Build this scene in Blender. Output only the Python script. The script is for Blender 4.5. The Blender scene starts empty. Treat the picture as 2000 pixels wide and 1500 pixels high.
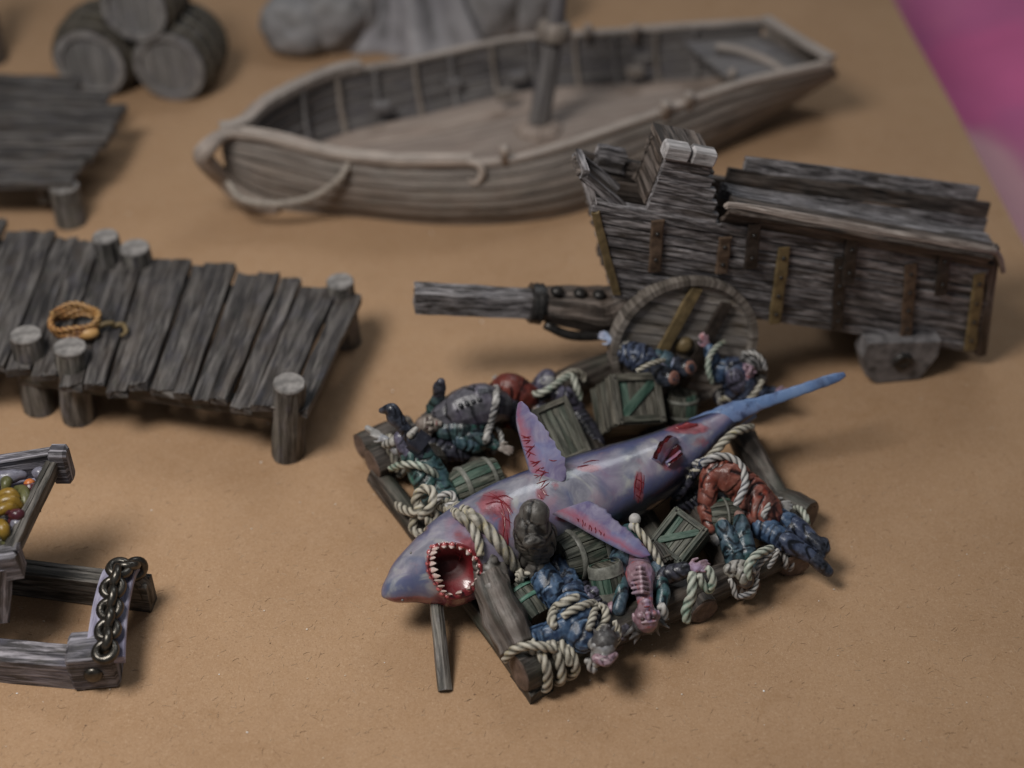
import bpy, bmesh, math, random
import numpy as np
from mathutils import Vector, Matrix, Euler
from mathutils.bvhtree import BVHTree

scene = bpy.context.scene
COL = scene.collection
R = math.radians
V = Vector

# ------------------------------------------------------------------ camera, world, lamps, exposure (1 unit = 1 cm)
PITCH = R(40); DIST = 29.0; FPX = 2747.0
CAM = V((0, -DIST*math.cos(PITCH), DIST*math.sin(PITCH)))
FW = V((0, math.cos(PITCH), -math.sin(PITCH))); UP = V((0, math.sin(PITCH), math.cos(PITCH))); RT = V((1, 0, 0))
cd = bpy.data.cameras.new('camera'); cam = bpy.data.objects.new('camera', cd); COL.objects.link(cam)
cam.location = CAM; cam.rotation_euler = (math.pi/2-PITCH, 0, 0)
cd.sensor_width = 36.0; cd.lens = 36.0*FPX/2000.0; cd.clip_start = 0.5; cd.clip_end = 500
cd.dof.use_dof = True; cd.dof.focus_distance = 23.8; cd.dof.aperture_fstop = 0.0494/0.50
cd.dof.aperture_blades = 7
scene.camera = cam

w = bpy.data.worlds.new('World'); scene.world = w; w.use_nodes = True
w.node_tree.nodes['Background'].inputs[0].default_value = (0.86, 0.92, 1.0, 1)
w.node_tree.nodes['Background'].inputs[1].default_value = 0.11

def area(name, loc, target, size, power, col):
    l = bpy.data.lights.new(name, 'AREA'); l.energy = power; l.color = col; l.shape = 'RECTANGLE'; l.size = size[0]; l.size_y = size[1]
    o = bpy.data.objects.new(name, l); COL.objects.link(o); o.location = loc
    o.rotation_euler = (V(target)-V(loc)).to_track_quat('-Z', 'Y').to_euler(); return o
area('desk_lamp', (-13, -11, 29), (0, -3, 0), (10, 10), 8400, (1.0, 0.965, 0.92))
area('window_light', (10, 26, 40), (0, 2, 0), (20, 12), 3600, (0.90, 0.95, 1.0))
scene.view_settings.view_transform = 'Standard'; scene.view_settings.look = 'None'
scene.view_settings.exposure = 0.0; scene.view_settings.gamma = 1.0

# ------------------------------------------------------------------ geometry helpers
def P(x, y, z=0.0):
    "photo pixel -> the point of its ray at height z"
    d = FW*FPX + RT*(x-1000) - UP*(y-750)
    return CAM + d*((z-CAM.z)/d.z)
def PV(x, y, o, n):
    d = FW*FPX + RT*(x-1000) - UP*(y-750)
    return CAM + d*((V(o)-CAM).dot(V(n))/d.dot(V(n)))
BVHS = []
def solid(*objs):
    for o in objs:
        m = o.matrix_world if o.parent is None else None
        bpy.context.view_layer.update()
        mw = o.matrix_world
        BVHS.append(BVHTree.FromPolygons([mw @ v.co for v in o.data.vertices], [tuple(p.vertices) for p in o.data.polygons]))
def H(x, y, off=0.08, z=0.0):
    "point on the surface built so far under this ray, lifted off it"
    d = (FW*FPX + RT*(x-1000) - UP*(y-750)).normalized()
    best = (P(x, y, z)-CAM).length; hit = None
    for b in BVHS:
        r = b.ray_cast(CAM, d)
        if r[0] is not None and r[3] < best: best = r[3]; hit = r
    p = CAM + d*best
    return p - d*off*1.0
def vn(p, s=1.0, seed=0.0):
    x, y, z = p[0]*s+seed*1.7, p[1]*s+seed*2.3, p[2]*s+seed*.9
    return (math.sin(x*1.3+1.7*math.sin(y*1.1+seed))+math.sin(y*1.9+1.3*math.sin(z*1.7))+math.sin(z*2.1+1.5*math.sin(x*1.5+.5)))/3
def smooth_path(pts, n):
    pts = [V(p) for p in pts]
    if len(pts) == 2: return [pts[0].lerp(pts[1], i/(n-1)) for i in range(n)]
    q = [pts[0]*2-pts[1]]+pts+[pts[-1]*2-pts[-2]]
    L = [0]
    for a, b in zip(pts, pts[1:]): L.append(L[-1]+max((b-a).length, 1e-6))
    out = []
    for i in range(n):
        s = L[-1]*i/(n-1)
        k = 0
        while k < len(L)-2 and s > L[k+1]: k += 1
        t = (s-L[k])/(L[k+1]-L[k])
        a, b, c, d = q[k], q[k+1], q[k+2], q[k+3]
        out.append(0.5*((2*b)+(c-a)*t+(2*a-5*b+4*c-d)*t*t+(3*b-a-3*c+d)*t*t*t))
    return out
def lerp_list(vals, n):
    out = []
    for i in range(n):
        s = (len(vals)-1)*i/(n-1); k = min(int(s), len(vals)-2); out.append(vals[k]+(vals[k+1]-vals[k])*(s-k))
    return out
def frames(path):
    T = []
    for i in range(len(path)):
        T.append((path[min(i+1, len(path)-1)]-path[max(i-1, 0)]).normalized())
    n = T[0].orthogonal().normalized(); N = [n]
    for i in range(1, len(path)):
        n = (n - T[i]*n.dot(T[i])); n = n.normalized() if n.length > 1e-6 else T[i].orthogonal().normalized(); N.append(n)
    return T, N
class MB:
    def __init__(s): s.v = []; s.f = []; s.uv = []; s.m = []
    def add(s, vs, fs, uvs=None, m=0, M=None):
        b = len(s.v)
        s.v += [(M @ V(v)) if M else V(v) for v in vs]
        for k, f in enumerate(fs):
            s.f.append([b+i for i in f]); s.m.append(m)
            if uvs: s.uv.append([uvs[k][j] for j in range(len(f))])
            else: s.uv.append([(vs[i][0], vs[i][1]+vs[i][2]) for i in f])
    def grid(s, rows, closed=True, cap=True, uvs=None, m=0, M=None, capdish=0.0):
        "rows: list of rings of equal length"
        n = len(rows[0]); b = len(s.v)
        for r in rows: s.v += [(M @ V(v)) if M else V(v) for v in r]
        L = 0; us = [0]
        for a, c in zip(rows, rows[1:]):
            ca = sum((V(x) for x in a), V())/n; cc = sum((V(x) for x in c), V())/n
            L += (cc-ca).length; us.append(L)
        rr = rows[len(rows)//2]; per = [0]
        for j in range(n): per.append(per[-1]+(V(rr[(j+1) % n])-V(rr[j])).length)
        for i in range(len(rows)-1):
            for j in range(n if closed else n-1):
                k = (j+1) % n
                s.f.append([b+i*n+j, b+i*n+k, b+(i+1)*n+k, b+(i+1)*n+j]); s.m.append(m)
                s.uv.append([(us[i], per[j]), (us[i], per[j+1]), (us[i+1], per[j+1]), (us[i+1], per[j])])
        if cap and closed:
            for e, row in ((0, rows[0]), (len(rows)-1, rows[-1])):
                c = sum((V(x) for x in row), V())/n
                ci = len(s.v); s.v.append((M @ c) if M else c)
                for j in range(n):
                    k = (j+1) % n
                    f = [b+e*n+k, b+e*n+j, ci] if e == 0 else [b+e*n+j, b+e*n+k, ci]
                    s.f.append(f); s.m.append(m)
                    a0 = 2*math.pi*j/n; a1 = 2*math.pi*(j+1)/n
                    pu = [(.3*math.cos(a1), .3*math.sin(a1)), (.3*math.cos(a0), .3*math.sin(a0)), (0, 0)]
                    s.uv.append(pu if e == 0 else [pu[1], pu[0], pu[2]])
    def tube(s, pts, rad, n=10, k=None, prof=None, m=0, jit=0.0, seed=0, cap=True):
        k = k or max(2, len(pts)*4)
        path = smooth_path(pts, k); rs = lerp_list(rad if isinstance(rad, (list, tuple)) else [rad, rad], k)
        T, N = frames(path); rows = []; L = 0
        for i, p in enumerate(path):
            B = T[i].cross(N[i]); row = []
            if i: L += (p-path[i-1]).length
            for j in range(n):
                a = 2*math.pi*j/n
                q = rs[i]*(prof(a, L) if prof else 1.0)
                d = N[i]*math.cos(a)+B*math.sin(a)
                if jit: q *= 1+jit*vn((i*10.0/k+seed, math.cos(a)*2.0, math.sin(a)*2.0+seed), 1.0, seed)
                row.append(p+d*q)
            rows.append(row)
        s.grid(rows, True, cap, m=m)
    def box(s, x0, x1, y0, y1, z0, z1, m=0, M=None, bev=0.0):
        if bev <= 0:
            vs = [(x0,y0,z0),(x1,y0,z0),(x1,y1,z0),(x0,y1,z0),(x0,y0,z1),(x1,y0,z1),(x1,y1,z1),(x0,y1,z1)]
            s.add(vs, [(3,2,1,0),(4,5,6,7),(0,1,5,4),(1,2,6,5),(2,3,7,6),(3,0,4,7)], None, m, M); return
        b = bev; rows = []
        for x, i in ((x0, b), (x0+b, 0), (x1-b, 0), (x1, b)):
            rows.append([(x, y0+b+i, z0+i), (x, y1-b-i, z0+i), (x, y1-i, z0+b+i), (x, y1-i, z1-b-i), (x, y1-b-i, z1-i), (x, y0+b+i, z1-i), (x, y0+i, z1-b-i), (x, y0+i, z0+b+i)])
        s.grid(rows, True, True, m=m, M=M)
    def lathe(s, prof, n=24, M=None, m=0, cap=True):
        rows = [[(r*math.cos(2*math.pi*j/n), r*math.sin(2*math.pi*j/n), z) for j in range(n)] for z, r in prof]
        s.grid(rows, True, cap, m=m, M=M)
    def ball(s, c, r, n=12, M=None, m=0):
        r = r if isinstance(r, (tuple, list)) else (r, r, r)
        rows = []
        for i in range(n//2+1):
            t = math.pi*(i+.02)/(n//2+.04); z = -math.cos(t); q = math.sin(t)
            rows.append([(c[0]+r[0]*q*math.cos(2*math.pi*j/n), c[1]+r[1]*q*math.sin(2*math.pi*j/n), c[2]+r[2]*z) for j in range(n)])
        s.grid(rows, True, True, m=m, M=M)
    def plank(s, L, W, T, seed=0, k=7, jw=.05, jt=.05, M=None, bend=0.0, taper=1.0, notch=True):
        "rough board: length along x from 0 to L, width along y (centred), top at z=T"
        rnd = random.Random(seed); rows = []
        w0, w1 = rnd.uniform(-1, 1), rnd.uniform(-1, 1)
        for i in range(k):
            t = i/(k-1); x = L*t
            h = W/2*(1+(taper-1)*t)
            a = -h+W*jw*rnd.uniform(-1, 1); b = h+W*jw*rnd.uniform(-1, 1)
            zt = T*(1+jt*rnd.uniform(-1, 1))+bend*math.sin(math.pi*t)
            zb = bend*math.sin(math.pi*t)
            e = min(.12*T, .1*W); mid = (a+b)/2+W*.15*w0
            xe = [0]*8
            if i in (0, k-1) and notch: xe = [rnd.uniform(-.5, .5)*W*.35 for _ in range(8)]
            dz = T*.10*rnd.uniform(.2, 1)
            rows.append([(x+xe[0], a, zb), (x+xe[1], b, zb), (x+xe[1], b, zt-e), (x+xe[2], b-e, zt), (x+xe[3], mid+W*.04, zt-dz*.2), (x+xe[4], mid, zt-dz), (x+xe[5], mid-W*.04, zt-dz*.1), (x+xe[6], a+e, zt), (x+xe[7], a, zt-e)])
        s.grid(rows, True, True, M=M)
    def build(s, name, mat, parent=None, smooth=False, autosmooth=None):
        me = bpy.data.meshes.new(name)
        c = sum(s.v, V())/max(1, len(s.v))
        me.from_pydata([v-c for v in s.v], [], s.f)
        uvl = me.uv_layers.new(name='UVMap'); flat = []
        for u in s.uv:
            for q in u: flat += [q[0], q[1]]
        uvl.data.foreach_set('uv', flat)
        mats = mat if isinstance(mat, (list, tuple)) else [mat]
        for m_ in mats: me.materials.append(m_)
        me.polygons.foreach_set('material_index', s.m)
        if smooth: me.polygons.foreach_set('use_smooth', [True]*len(s.f))
        me.update()
        if smooth and autosmooth: me.set_sharp_from_angle(angle=R(autosmooth))
        o = bpy.data.objects.new(name, me); COL.objects.link(o)
        place(o, c, parent); return o
def place(o, c, parent):
    if parent is not None:
        o.parent = parent; o.location = c-root_loc(parent)
    else: o.location = c
def root_loc(o):
    l = V(o.location)
    while o.parent is not None:
        o = o.parent; l += V(o.location)
    return l
def tag(o, label=None, cat=None, group=None, kind=None):
    if label: o['label'] = label
    if cat: o['category'] = cat
    if group: o['group'] = group
    if kind: o['kind'] = kind
    return o
def thing(name, label, cat, loc, group=None):
    o = bpy.data.objects.new(name, None); COL.objects.link(o); o.location = loc
    o.empty_display_size = .2
    return tag(o, label, cat, group)
def basis(o, x, z):
    "matrix with local x along x, local z near z"
    x = V(x).normalized(); y = V(z).cross(x).normalized(); z = x.cross(y)
    return Matrix(((x.x, y.x, z.x, o[0]), (x.y, y.y, z.y, o[1]), (x.z, y.z, z.z, o[2]), (0, 0, 0, 1)))

# rope: three twisted strands
def rope_prof(pitch, depth=.30, lobes=3):
    def f(a, L):
        return 1-depth*(1-abs(math.cos(lobes/2*(a-2*math.pi*L/pitch))))
    return f
def rope_mb(pts, r, k=None, mb=None, pitch=None):
    mb = mb or MB()
    path = [V(p) for p in pts]; L = sum((b-a).length for a, b in zip(path, path[1:]))
    k = k or max(8, int(L/(r*.42)))
    mb.tube(path, [r*.8]+[r]*6+[r*.8], n=16, k=min(k, 400), prof=rope_prof(pitch or r*6.5), jit=.06, seed=len(pts)+L)
    return mb
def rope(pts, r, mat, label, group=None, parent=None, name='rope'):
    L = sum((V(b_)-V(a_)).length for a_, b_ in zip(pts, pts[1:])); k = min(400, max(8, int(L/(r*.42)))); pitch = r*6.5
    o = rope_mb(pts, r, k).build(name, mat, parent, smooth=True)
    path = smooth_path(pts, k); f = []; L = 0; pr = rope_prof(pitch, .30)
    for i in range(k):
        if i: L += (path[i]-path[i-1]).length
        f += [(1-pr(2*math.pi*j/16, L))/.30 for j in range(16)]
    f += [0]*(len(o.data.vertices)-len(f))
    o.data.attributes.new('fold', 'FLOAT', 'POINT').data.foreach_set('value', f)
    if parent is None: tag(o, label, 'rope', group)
    elif label: o['label'] = label
    return o
def ring_pts(c, ax, r, turns=1.0, n=14, adv=0.0, start=0.0, r2=None):
    ax = V(ax).normalized(); u = ax.cross(V((0, 0, 1))).normalized(); v = u.cross(ax)
    out = []
    for i in range(int(n*turns)+1):
        a = start+2*math.pi*i/n
        q = r*(1+.05*math.sin(a*1.7+i))
        out.append(V(c)+u*math.cos(a)*q+v*math.sin(a)*q+ax*adv*i/n)
    return out

# ------------------------------------------------------------------ materials
def newmat(name):
    m = bpy.data.materials.new(name); m.use_nodes = True
    nt = m.node_tree; b = nt.nodes['Principled BSDF']; return m, nt, b
class NT:
    def __init__(s, nt): s.nt = nt
    def n(s, t, **kw):
        x = s.nt.nodes.new(t)
        for k, v in kw.items(): setattr(x, k, v)
        return x
    def l(s, a, b): s.nt.links.new(a, b)
    def noise(s, vec, scale, detail=4, rough=.55, dist=0.0):
        x = s.n('ShaderNodeTexNoise'); x.inputs['Scale'].default_value = scale; x.inputs['Detail'].default_value = detail
        x.inputs['Roughness'].default_value = rough; x.inputs['Distortion'].default_value = dist
        if vec is not None: s.l(vec, x.inputs['Vector'])
        return x.outputs['Fac']
    def ramp(s, fac, stops, interp='LINEAR'):
        x = s.n('ShaderNodeValToRGB'); e = x.color_ramp.elements; x.color_ramp.interpolation = interp
        while len(e) < len(stops): e.new(.5)
        for i, (p, c) in enumerate(stops):
            e[i].position = p; e[i].color = (c[0], c[1], c[2], 1) if not isinstance(c, (int, float)) else (c, c, c, 1)
        s.l(fac, x.inputs[0]); return x.outputs[0]
    def mix(s, fac, a, b, mode='MIX'):
        x = s.n('ShaderNodeMixRGB', blend_type=mode)
        for inp, v in ((x.inputs[0], fac), (x.inputs[1], a), (x.inputs[2], b)):
            if isinstance(v, (int, float)): inp.default_value = v if inp.type == 'VALUE' else (v, v, v, 1)
            elif isinstance(v, (tuple, list)): inp.default_value = (v[0], v[1], v[2], 1)
            else: s.l(v, inp)
        return x.outputs[0]
    def math(s, op, a, b=0.0, c=None):
        x = s.n('ShaderNodeMath', operation=op)
        for i, v in enumerate((a, b, c)):
            if v is None: continue
            if isinstance(v, (int, float)): x.inputs[i].default_value = v
            else: s.l(v, x.inputs[i])
        return x.outputs[0]
    def mapping(s, vec, scale, loc=None):
        x = s.n('ShaderNodeMapping'); x.inputs['Scale'].default_value = scale
        s.l(vec, x.inputs[0])
        if loc is not None: s.l(loc, x.inputs['Location'])
        return x.outputs[0]
    def bump(s, h, strength, dist, normal=None):
        x = s.n('ShaderNodeBump'); x.inputs['Strength'].default_value = strength; x.inputs['Distance'].default_value = dist
        s.l(h, x.inputs['Height'])
        if normal is not None: s.l(normal, x.inputs['Normal'])
        return x.outputs[0]

def wood(name, dark, mid, light, tints=(), su=.9, sv=11.0, bump=.7, bd=.04, rough=.52, lightpos=.65):
    m, nt, b = newmat(name); q = NT(nt)
    uv = q.n('ShaderNodeTexCoord').outputs['UV']; oi = q.n('ShaderNodeObjectInfo').outputs['Random']
    off = q.n('ShaderNodeCombineXYZ'); q.l(q.math('MULTIPLY', oi, 37.0), off.inputs[0]); q.l(q.math('MULTIPLY', oi, 91.0), off.inputs[1])
    g = q.mapping(uv, (su, sv, 1), off.outputs[0])
    f = q.noise(g, 1.0, 7, .62, .9)
    fine = q.noise(q.mapping(uv, (su*3, sv*3.2, 1), off.outputs[0]), 1.0, 5, .6, .3)
    patch = q.noise(q.mapping(uv, (.9, 1.3, 1), off.outputs[0]), 1.0, 3)
    h = q.math('ADD', q.math('MULTIPLY', f, .75), q.math('MULTIPLY', fine, .3))
    c = q.ramp(h, [(.35, dark), (.485, mid), (lightpos, light)])
    c = q.mix(q.ramp(patch, [(.3, .0), (.75, .35)]), c, mid)
    for i, t in enumerate(tints):
        pn = q.noise(q.mapping(uv, (.7+.3*i, 1.1+.5*i, 1), off.outputs[0]), 1.3+.6*i, 3, .6)
        c = q.mix(q.ramp(pn, [(.48+.04*i, .0), (.68+.03*i, .55)]), c, q.mix(.55, t, c, 'MIX'))
    c = q.mix(q.math('MULTIPLY', q.math('SUBTRACT', oi, .5), .45), c, q.mix(1.0, c, (1.9, 1.8, 1.7), 'MULTIPLY'))
    q.l(c, b.inputs['Base Color']); b.inputs['Roughness'].default_value = rough
    b.inputs['Specular IOR Level'].default_value = .35
    q.l(q.bump(h, bump, bd), b.inputs['Normal'])
    return m

def paint(name, base, light, dark, tint=None, rough=.42, scale=7.0, point=True, bump=.25, spec=.5, tint2=None, lift=1.0, grime=1.0):
    "hand painted resin: base coat, wash in the recesses, dry-brushed raised edges, glazes"
    m, nt, b = newmat(name); q = NT(nt)
    co = q.n('ShaderNodeTexCoord').outputs['Object']
    c = base
    n1 = q.noise(co, scale, 5, .6, .4)
    c = q.mix(q.ramp(n1, [(.40, 0.0), (.75, .28)]), base, light)
    if tint is not None:
        c = q.mix(q.ramp(q.noise(co, scale*.32, 3, .5, .5), [(.46, 0.0), (.62, .8)]), c, tint)
    if tint2 is not None:
        c = q.mix(q.ramp(q.noise(co, scale*.45, 3, .5, 1.5), [(.54, 0.0), (.64, .9)]), c, tint2)
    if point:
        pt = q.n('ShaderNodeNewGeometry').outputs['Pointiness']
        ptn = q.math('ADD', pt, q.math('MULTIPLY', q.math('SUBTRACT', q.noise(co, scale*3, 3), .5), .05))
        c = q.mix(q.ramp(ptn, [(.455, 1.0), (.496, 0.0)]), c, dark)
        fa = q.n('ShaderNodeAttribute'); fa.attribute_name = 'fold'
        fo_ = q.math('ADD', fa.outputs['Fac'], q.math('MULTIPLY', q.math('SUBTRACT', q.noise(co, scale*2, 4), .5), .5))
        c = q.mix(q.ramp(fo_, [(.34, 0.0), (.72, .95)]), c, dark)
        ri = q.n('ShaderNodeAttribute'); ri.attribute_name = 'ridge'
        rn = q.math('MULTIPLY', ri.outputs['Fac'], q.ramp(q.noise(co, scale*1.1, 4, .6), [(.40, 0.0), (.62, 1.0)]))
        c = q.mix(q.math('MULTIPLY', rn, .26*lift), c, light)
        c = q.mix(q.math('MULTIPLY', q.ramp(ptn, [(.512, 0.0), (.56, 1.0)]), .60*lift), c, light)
    else:
        c = q.mix(q.ramp(q.noise(co, scale*1.7, 6, .65), [(.3, .9), (.46, 0.0)]), c, dark)
    c = q.mix(q.ramp(q.noise(co, scale*.55, 4, .6, .8), [(.50, 0.0), (.70, .62*grime)]), c, dark)
    q.l(c, b.inputs['Base Color']); b.inputs['Roughness'].default_value = min(1, rough*.98); b.inputs['Specular IOR Level'].default_value = spec
    q.l(q.bump(q.noise(co, scale*3, 6, .65), bump, .03), b.inputs['Normal'])
    return m
def plain(name, col, rough=.6, metal=0.0, var=.35, scale=6, spec=.4, bump=.2):
    m, nt, b = newmat(name); q = NT(nt)
    co = q.n('ShaderNodeTexCoord').outputs['Object']
    n = q.noise(co, scale, 5, .6)
    c = q.mix(q.ramp(n, [(.3, 0), (.7, 1)]), tuple(x*(1-var) for x in col), tuple(min(1, x*(1+var)) for x in col))
    q.l(c, b.inputs['Base Color']); b.inputs['Roughness'].default_value = rough; b.inputs['Metallic'].default_value = metal
    b.inputs['Specular IOR Level'].default_value = spec
    q.l(q.bump(q.noise(co, scale*4, 5), bump, .02), b.inputs['Normal'])
    return m

M = {}
M['cart_wood'] = wood('cart_wood', (.008, .0075, .0075), (.060, .054, .054), (.44, .415, .425), tints=((.095, .068, .042), (.10, .098, .12)), su=1.1, sv=10, bump=.9, bd=.06, lightpos=.63)
M['wheel_wood'] = wood('wheel_wood', (.03, .026, .022), (.15, .132, .115), (.34, .31, .29), tints=((.20, .14, .07), (.12, .12, .14)), su=.7, sv=5, bump=.8)
M['block_wood'] = plain('block_wood', (.15, .142, .145), .6, var=.65, scale=4, bump=.6)
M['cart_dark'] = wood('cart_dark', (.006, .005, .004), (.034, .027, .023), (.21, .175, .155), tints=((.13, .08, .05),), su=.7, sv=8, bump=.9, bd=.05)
M['pier_wood'] = wood('pier_wood', (.006, .0055, .0055), (.034, .030, .029), (.20, .183, .172), tints=((.095, .07, .05), (.075, .075, .10), (.06, .068, .045)), su=.55, sv=7, bump=.9, bd=.05, lightpos=.68)
M['pile_wood'] = wood('pile_wood', (.009, .0085, .008), (.050, .046, .042), (.25, .232, .212), tints=((.16, .16, .12), (.17, .16, .22)), su=.6, sv=6, bump=.9, bd=.05)
M['seat_cap'] = wood('seat_cap', (.06, .055, .055), (.30, .285, .285), (.60, .57, .57), su=1.2, sv=8, bump=.8)
M['pile_top'] = plain('pile_top', (.20, .187, .178), .7, var=.6, scale=5)
M['boat_wood'] = wood('boat_wood', (.055, .047, .042), (.165, .14, .122), (.34, .295, .26), tints=((.27, .21, .17), (.20, .20, .17)), su=.45, sv=6, bump=.7, bd=.04, lightpos=.7)
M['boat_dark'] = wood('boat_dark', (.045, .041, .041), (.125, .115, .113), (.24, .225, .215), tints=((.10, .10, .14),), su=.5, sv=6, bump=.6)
M['boat_rim'] = wood('boat_rim', (.10, .086, .077), (.25, .215, .19), (.42, .365, .325), tints=((.46, .36, .31),), su=.6, sv=6, bump=.5)
M['boat_floor'] = wood('boat_floor', (.12, .095, .08), (.25, .20, .17), (.36, .30, .26), tints=((.30, .22, .18),), su=.5, sv=6, bump=.6)
M['market_wood'] = wood('market_wood', (.006, .006, .007), (.046, .043, .047), (.40, .38, .42), tints=((.18, .18, .26), (.13, .12, .10)), su=.8, sv=9, bump=.9, bd=.05)
M['market_dark'] = wood('market_dark', (.005, .005, .004), (.030, .028, .025), (.22, .20, .18), tints=((.09, .08, .06),), su=.8, sv=9, bump=.8)
M['lilac_wood'] = wood('lilac_wood', (.06, .06, .09), (.20, .19, .27), (.44, .43, .54), su=.8, sv=5, bump=.6)
M['log_wood'] = wood('log_wood', (.006, .005, .004), (.032, .026, .022), (.135, .115, .10), tints=((.07, .10, .075), (.12, .085, .065)), su=.6, sv=6, bump=.9, bd=.05)
M['log_grey'] = wood('log_grey', (.010, .0085, .007), (.062, .050, .043), (.23, .20, .18), tints=((.075, .11, .085), (.15, .11, .10)), su=.6, sv=4.5, bump=1.0, bd=.06, rough=.5)
M['log_end'] = plain('log_end', (.12, .083, .068), .5, var=.5, scale=7, bump=.6)
M['green_wood'] = wood('green_wood', (.006, .007, .0055), (.040, .043, .034), (.20, .20, .165), tints=((.065, .135, .095), (.12, .10, .07)), su=1.0, sv=9, bump=.9, bd=.03)
M['green_paint'] = wood('green_paint', (.008, .017, .013), (.030, .072, .052), (.14, .20, .16), tints=((.10, .10, .08), (.11, .11, .09)), su=1.0, sv=8, bump=.7)
M['crate_wood'] = wood('crate_wood', (.007, .0065, .005), (.045, .041, .032), (.21, .198, .165), tints=((.08, .11, .085),), su=1.0, sv=9, bump=.8, bd=.03)
M['hoop'] = plain('hoop', (.15, .15, .13), .45, var=.5, scale=9)
M['hoop_green'] = plain('hoop_green', (.09, .20, .15), .45, var=.5, scale=7)
M['iron'] = plain('iron', (.045, .042, .040), .38, .6, var=.6, scale=9)
M['rust_iron'] = plain('rust_iron', (.10, .066, .045), .6, .15, var=.6, scale=5)
M['brass_strap'] = plain('brass_strap', (.16, .115, .055), .55, .1, var=.5, scale=4)
M['dark_strap'] = plain('dark_strap', (.036, .027, .022), .55, .2, var=.6, scale=6)
M['gunmetal'] = plain('gunmetal', (.085, .078, .068), .30, .85, var=.6, scale=6)
M['back_barrel'] = wood('back_barrel', (.012, .010, .008), (.040, .034, .028), (.12, .105, .09), tints=((.10, .085, .045), (.09, .09, .11)), su=.5, sv=4, bump=.6)
M['barrel_head'] = wood('barrel_head', (.07, .068, .068), (.15, .145, .142), (.25, .24, .235), tints=((.13, .13, .17),), su=.6, sv=3, bump=.5)
M['rope'] = paint('rope_paint', (.29, .26, .20), (.60, .565, .48), (.028, .024, .018), tint=(.30, .285, .26), tint2=(.40, .34, .18), rough=.55, scale=5)
M['rope_green'] = paint('rope_green', (.28, .275, .225), (.56, .575, .50), (.03, .04, .032), tint=(.14, .34, .26), tint2=(.30, .28, .18), rough=.55, scale=6)
M['rope_grey'] = paint('rope_grey', (.30, .285, .27), (.56, .54, .51), (.03, .03, .03), tint=(.30, .30, .34), rough=.55, scale=5)
M['boat_rope'] = plain('boat_rope', (.33, .29, .25), .8, var=.3)
M['coil_rope'] = paint('coil_rope', (.33, .145, .04), (.54, .34, .13), (.04, .02, .01), tint=(.36, .08, .02), scale=3, rough=.5)
M['skin_dead'] = paint('skin_dead', (.20, .165, .145), (.46, .42, .37), (.022, .014, .014), tint=(.27, .13, .11), rough=.4, scale=6)
M['skin_grey'] = paint('skin_grey', (.20, .192, .185), (.48, .47, .455), (.022, .02, .02), tint=(.22, .24, .30), rough=.42, scale=6)
M['skin_pink'] = paint('skin_pink', (.22, .125, .15), (.55, .43, .48), (.028, .012, .014), tint=(.33, .25, .40), tint2=(.35, .09, .09), rough=.36, scale=6)
M['skin_lilac'] = paint('skin_lilac', (.36, .28, .40), (.62, .55, .66), (.07, .04, .05), tint=(.42, .26, .30), rough=.36, scale=6)
M['skin_blue'] = paint('skin_blue', (.24, .30, .44), (.50, .58, .72), (.04, .05, .09), tint=(.32, .28, .34), rough=.42, scale=6)
M['navy'] = paint('navy', (.017, .025, .055), (.17, .21, .31), (.003, .004, .007), tint=(.05, .055, .085), rough=.34, scale=6)
M['dark_cloth'] = paint('dark_cloth', (.013, .014, .020), (.12, .12, .155), (.003, .003, .004), tint=(.05, .045, .07), rough=.34, scale=6)
M['teal'] = paint('teal', (.018, .042, .045), (.18, .26, .27), (.003, .005, .006), tint=(.03, .033, .06), tint2=(.015, .10, .07), rough=.36, scale=6)
M['teal_navy'] = paint('teal_navy', (.026, .048, .072), (.20, .28, .34), (.004, .006, .009), tint=(.02, .085, .075), rough=.34, scale=5)
M['green_teal'] = paint('green_teal', (.016, .050, .046), (.17, .26, .26), (.003, .006, .006), tint=(.03, .055, .11), tint2=(.015, .17, .10), rough=.36, scale=5)
M['blue'] = paint('blue', (.026, .055, .115), (.20, .31, .46), (.003, .005, .012), tint=(.015, .025, .065), rough=.38, scale=6)
M['light_blue'] = paint('light_blue', (.11, .175, .31), (.40, .50, .66), (.012, .018, .04), tint=(.10, .13, .22), rough=.42, scale=6)
M['red_cloth'] = paint('red_cloth', (.150, .034, .022), (.46, .22, .17), (.013, .004, .004), tint=(.12, .05, .042), tint2=(.25, .036, .018), rough=.36, scale=5)
M['red_dark'] = paint('red_dark', (.105, .018, .014), (.25, .075, .05), (.010, .003, .003), tint=(.07, .02, .02), rough=.4, scale=5)
M['grey_vest'] = paint('grey_vest', (.060, .058, .068), (.26, .25, .29), (.006, .006, .008), tint=(.12, .10, .15), rough=.36, scale=5)
M['purple_cloth'] = paint('purple_cloth', (.050, .047, .072), (.28, .26, .36), (.005, .005, .007), tint=(.04, .04, .06), rough=.36, scale=5)
M['hair'] = paint('hair', (.045, .042, .042), (.24, .23, .23), (.006, .006, .006), rough=.4, scale=9)
M['boot'] = paint('boot', (.010, .012, .020), (.13, .145, .19), (.002, .002, .003), rough=.3, scale=6)
M['sole'] = paint('sole', (.15, .06, .045), (.32, .18, .14), (.03, .012, .01), rough=.5, scale=6)
M['grey_cloth'] = paint('grey_cloth', (.25, .235, .215), (.52, .50, .47), (.025, .022, .02), tint=(.13, .12, .06), rough=.45, scale=6)
M['stump'] = paint('stump', (.042, .039, .035), (.17, .155, .14), (.006, .005, .005), tint=(.10, .09, .08), rough=.42, scale=4, bump=.5)
M['rock'] = paint('rock', (.17, .165, .165), (.36, .35, .355), (.05, .048, .05), tint=(.26, .255, .27), tint2=(.10, .095, .085), rough=.8, scale=1.0, bump=.4)
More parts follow.
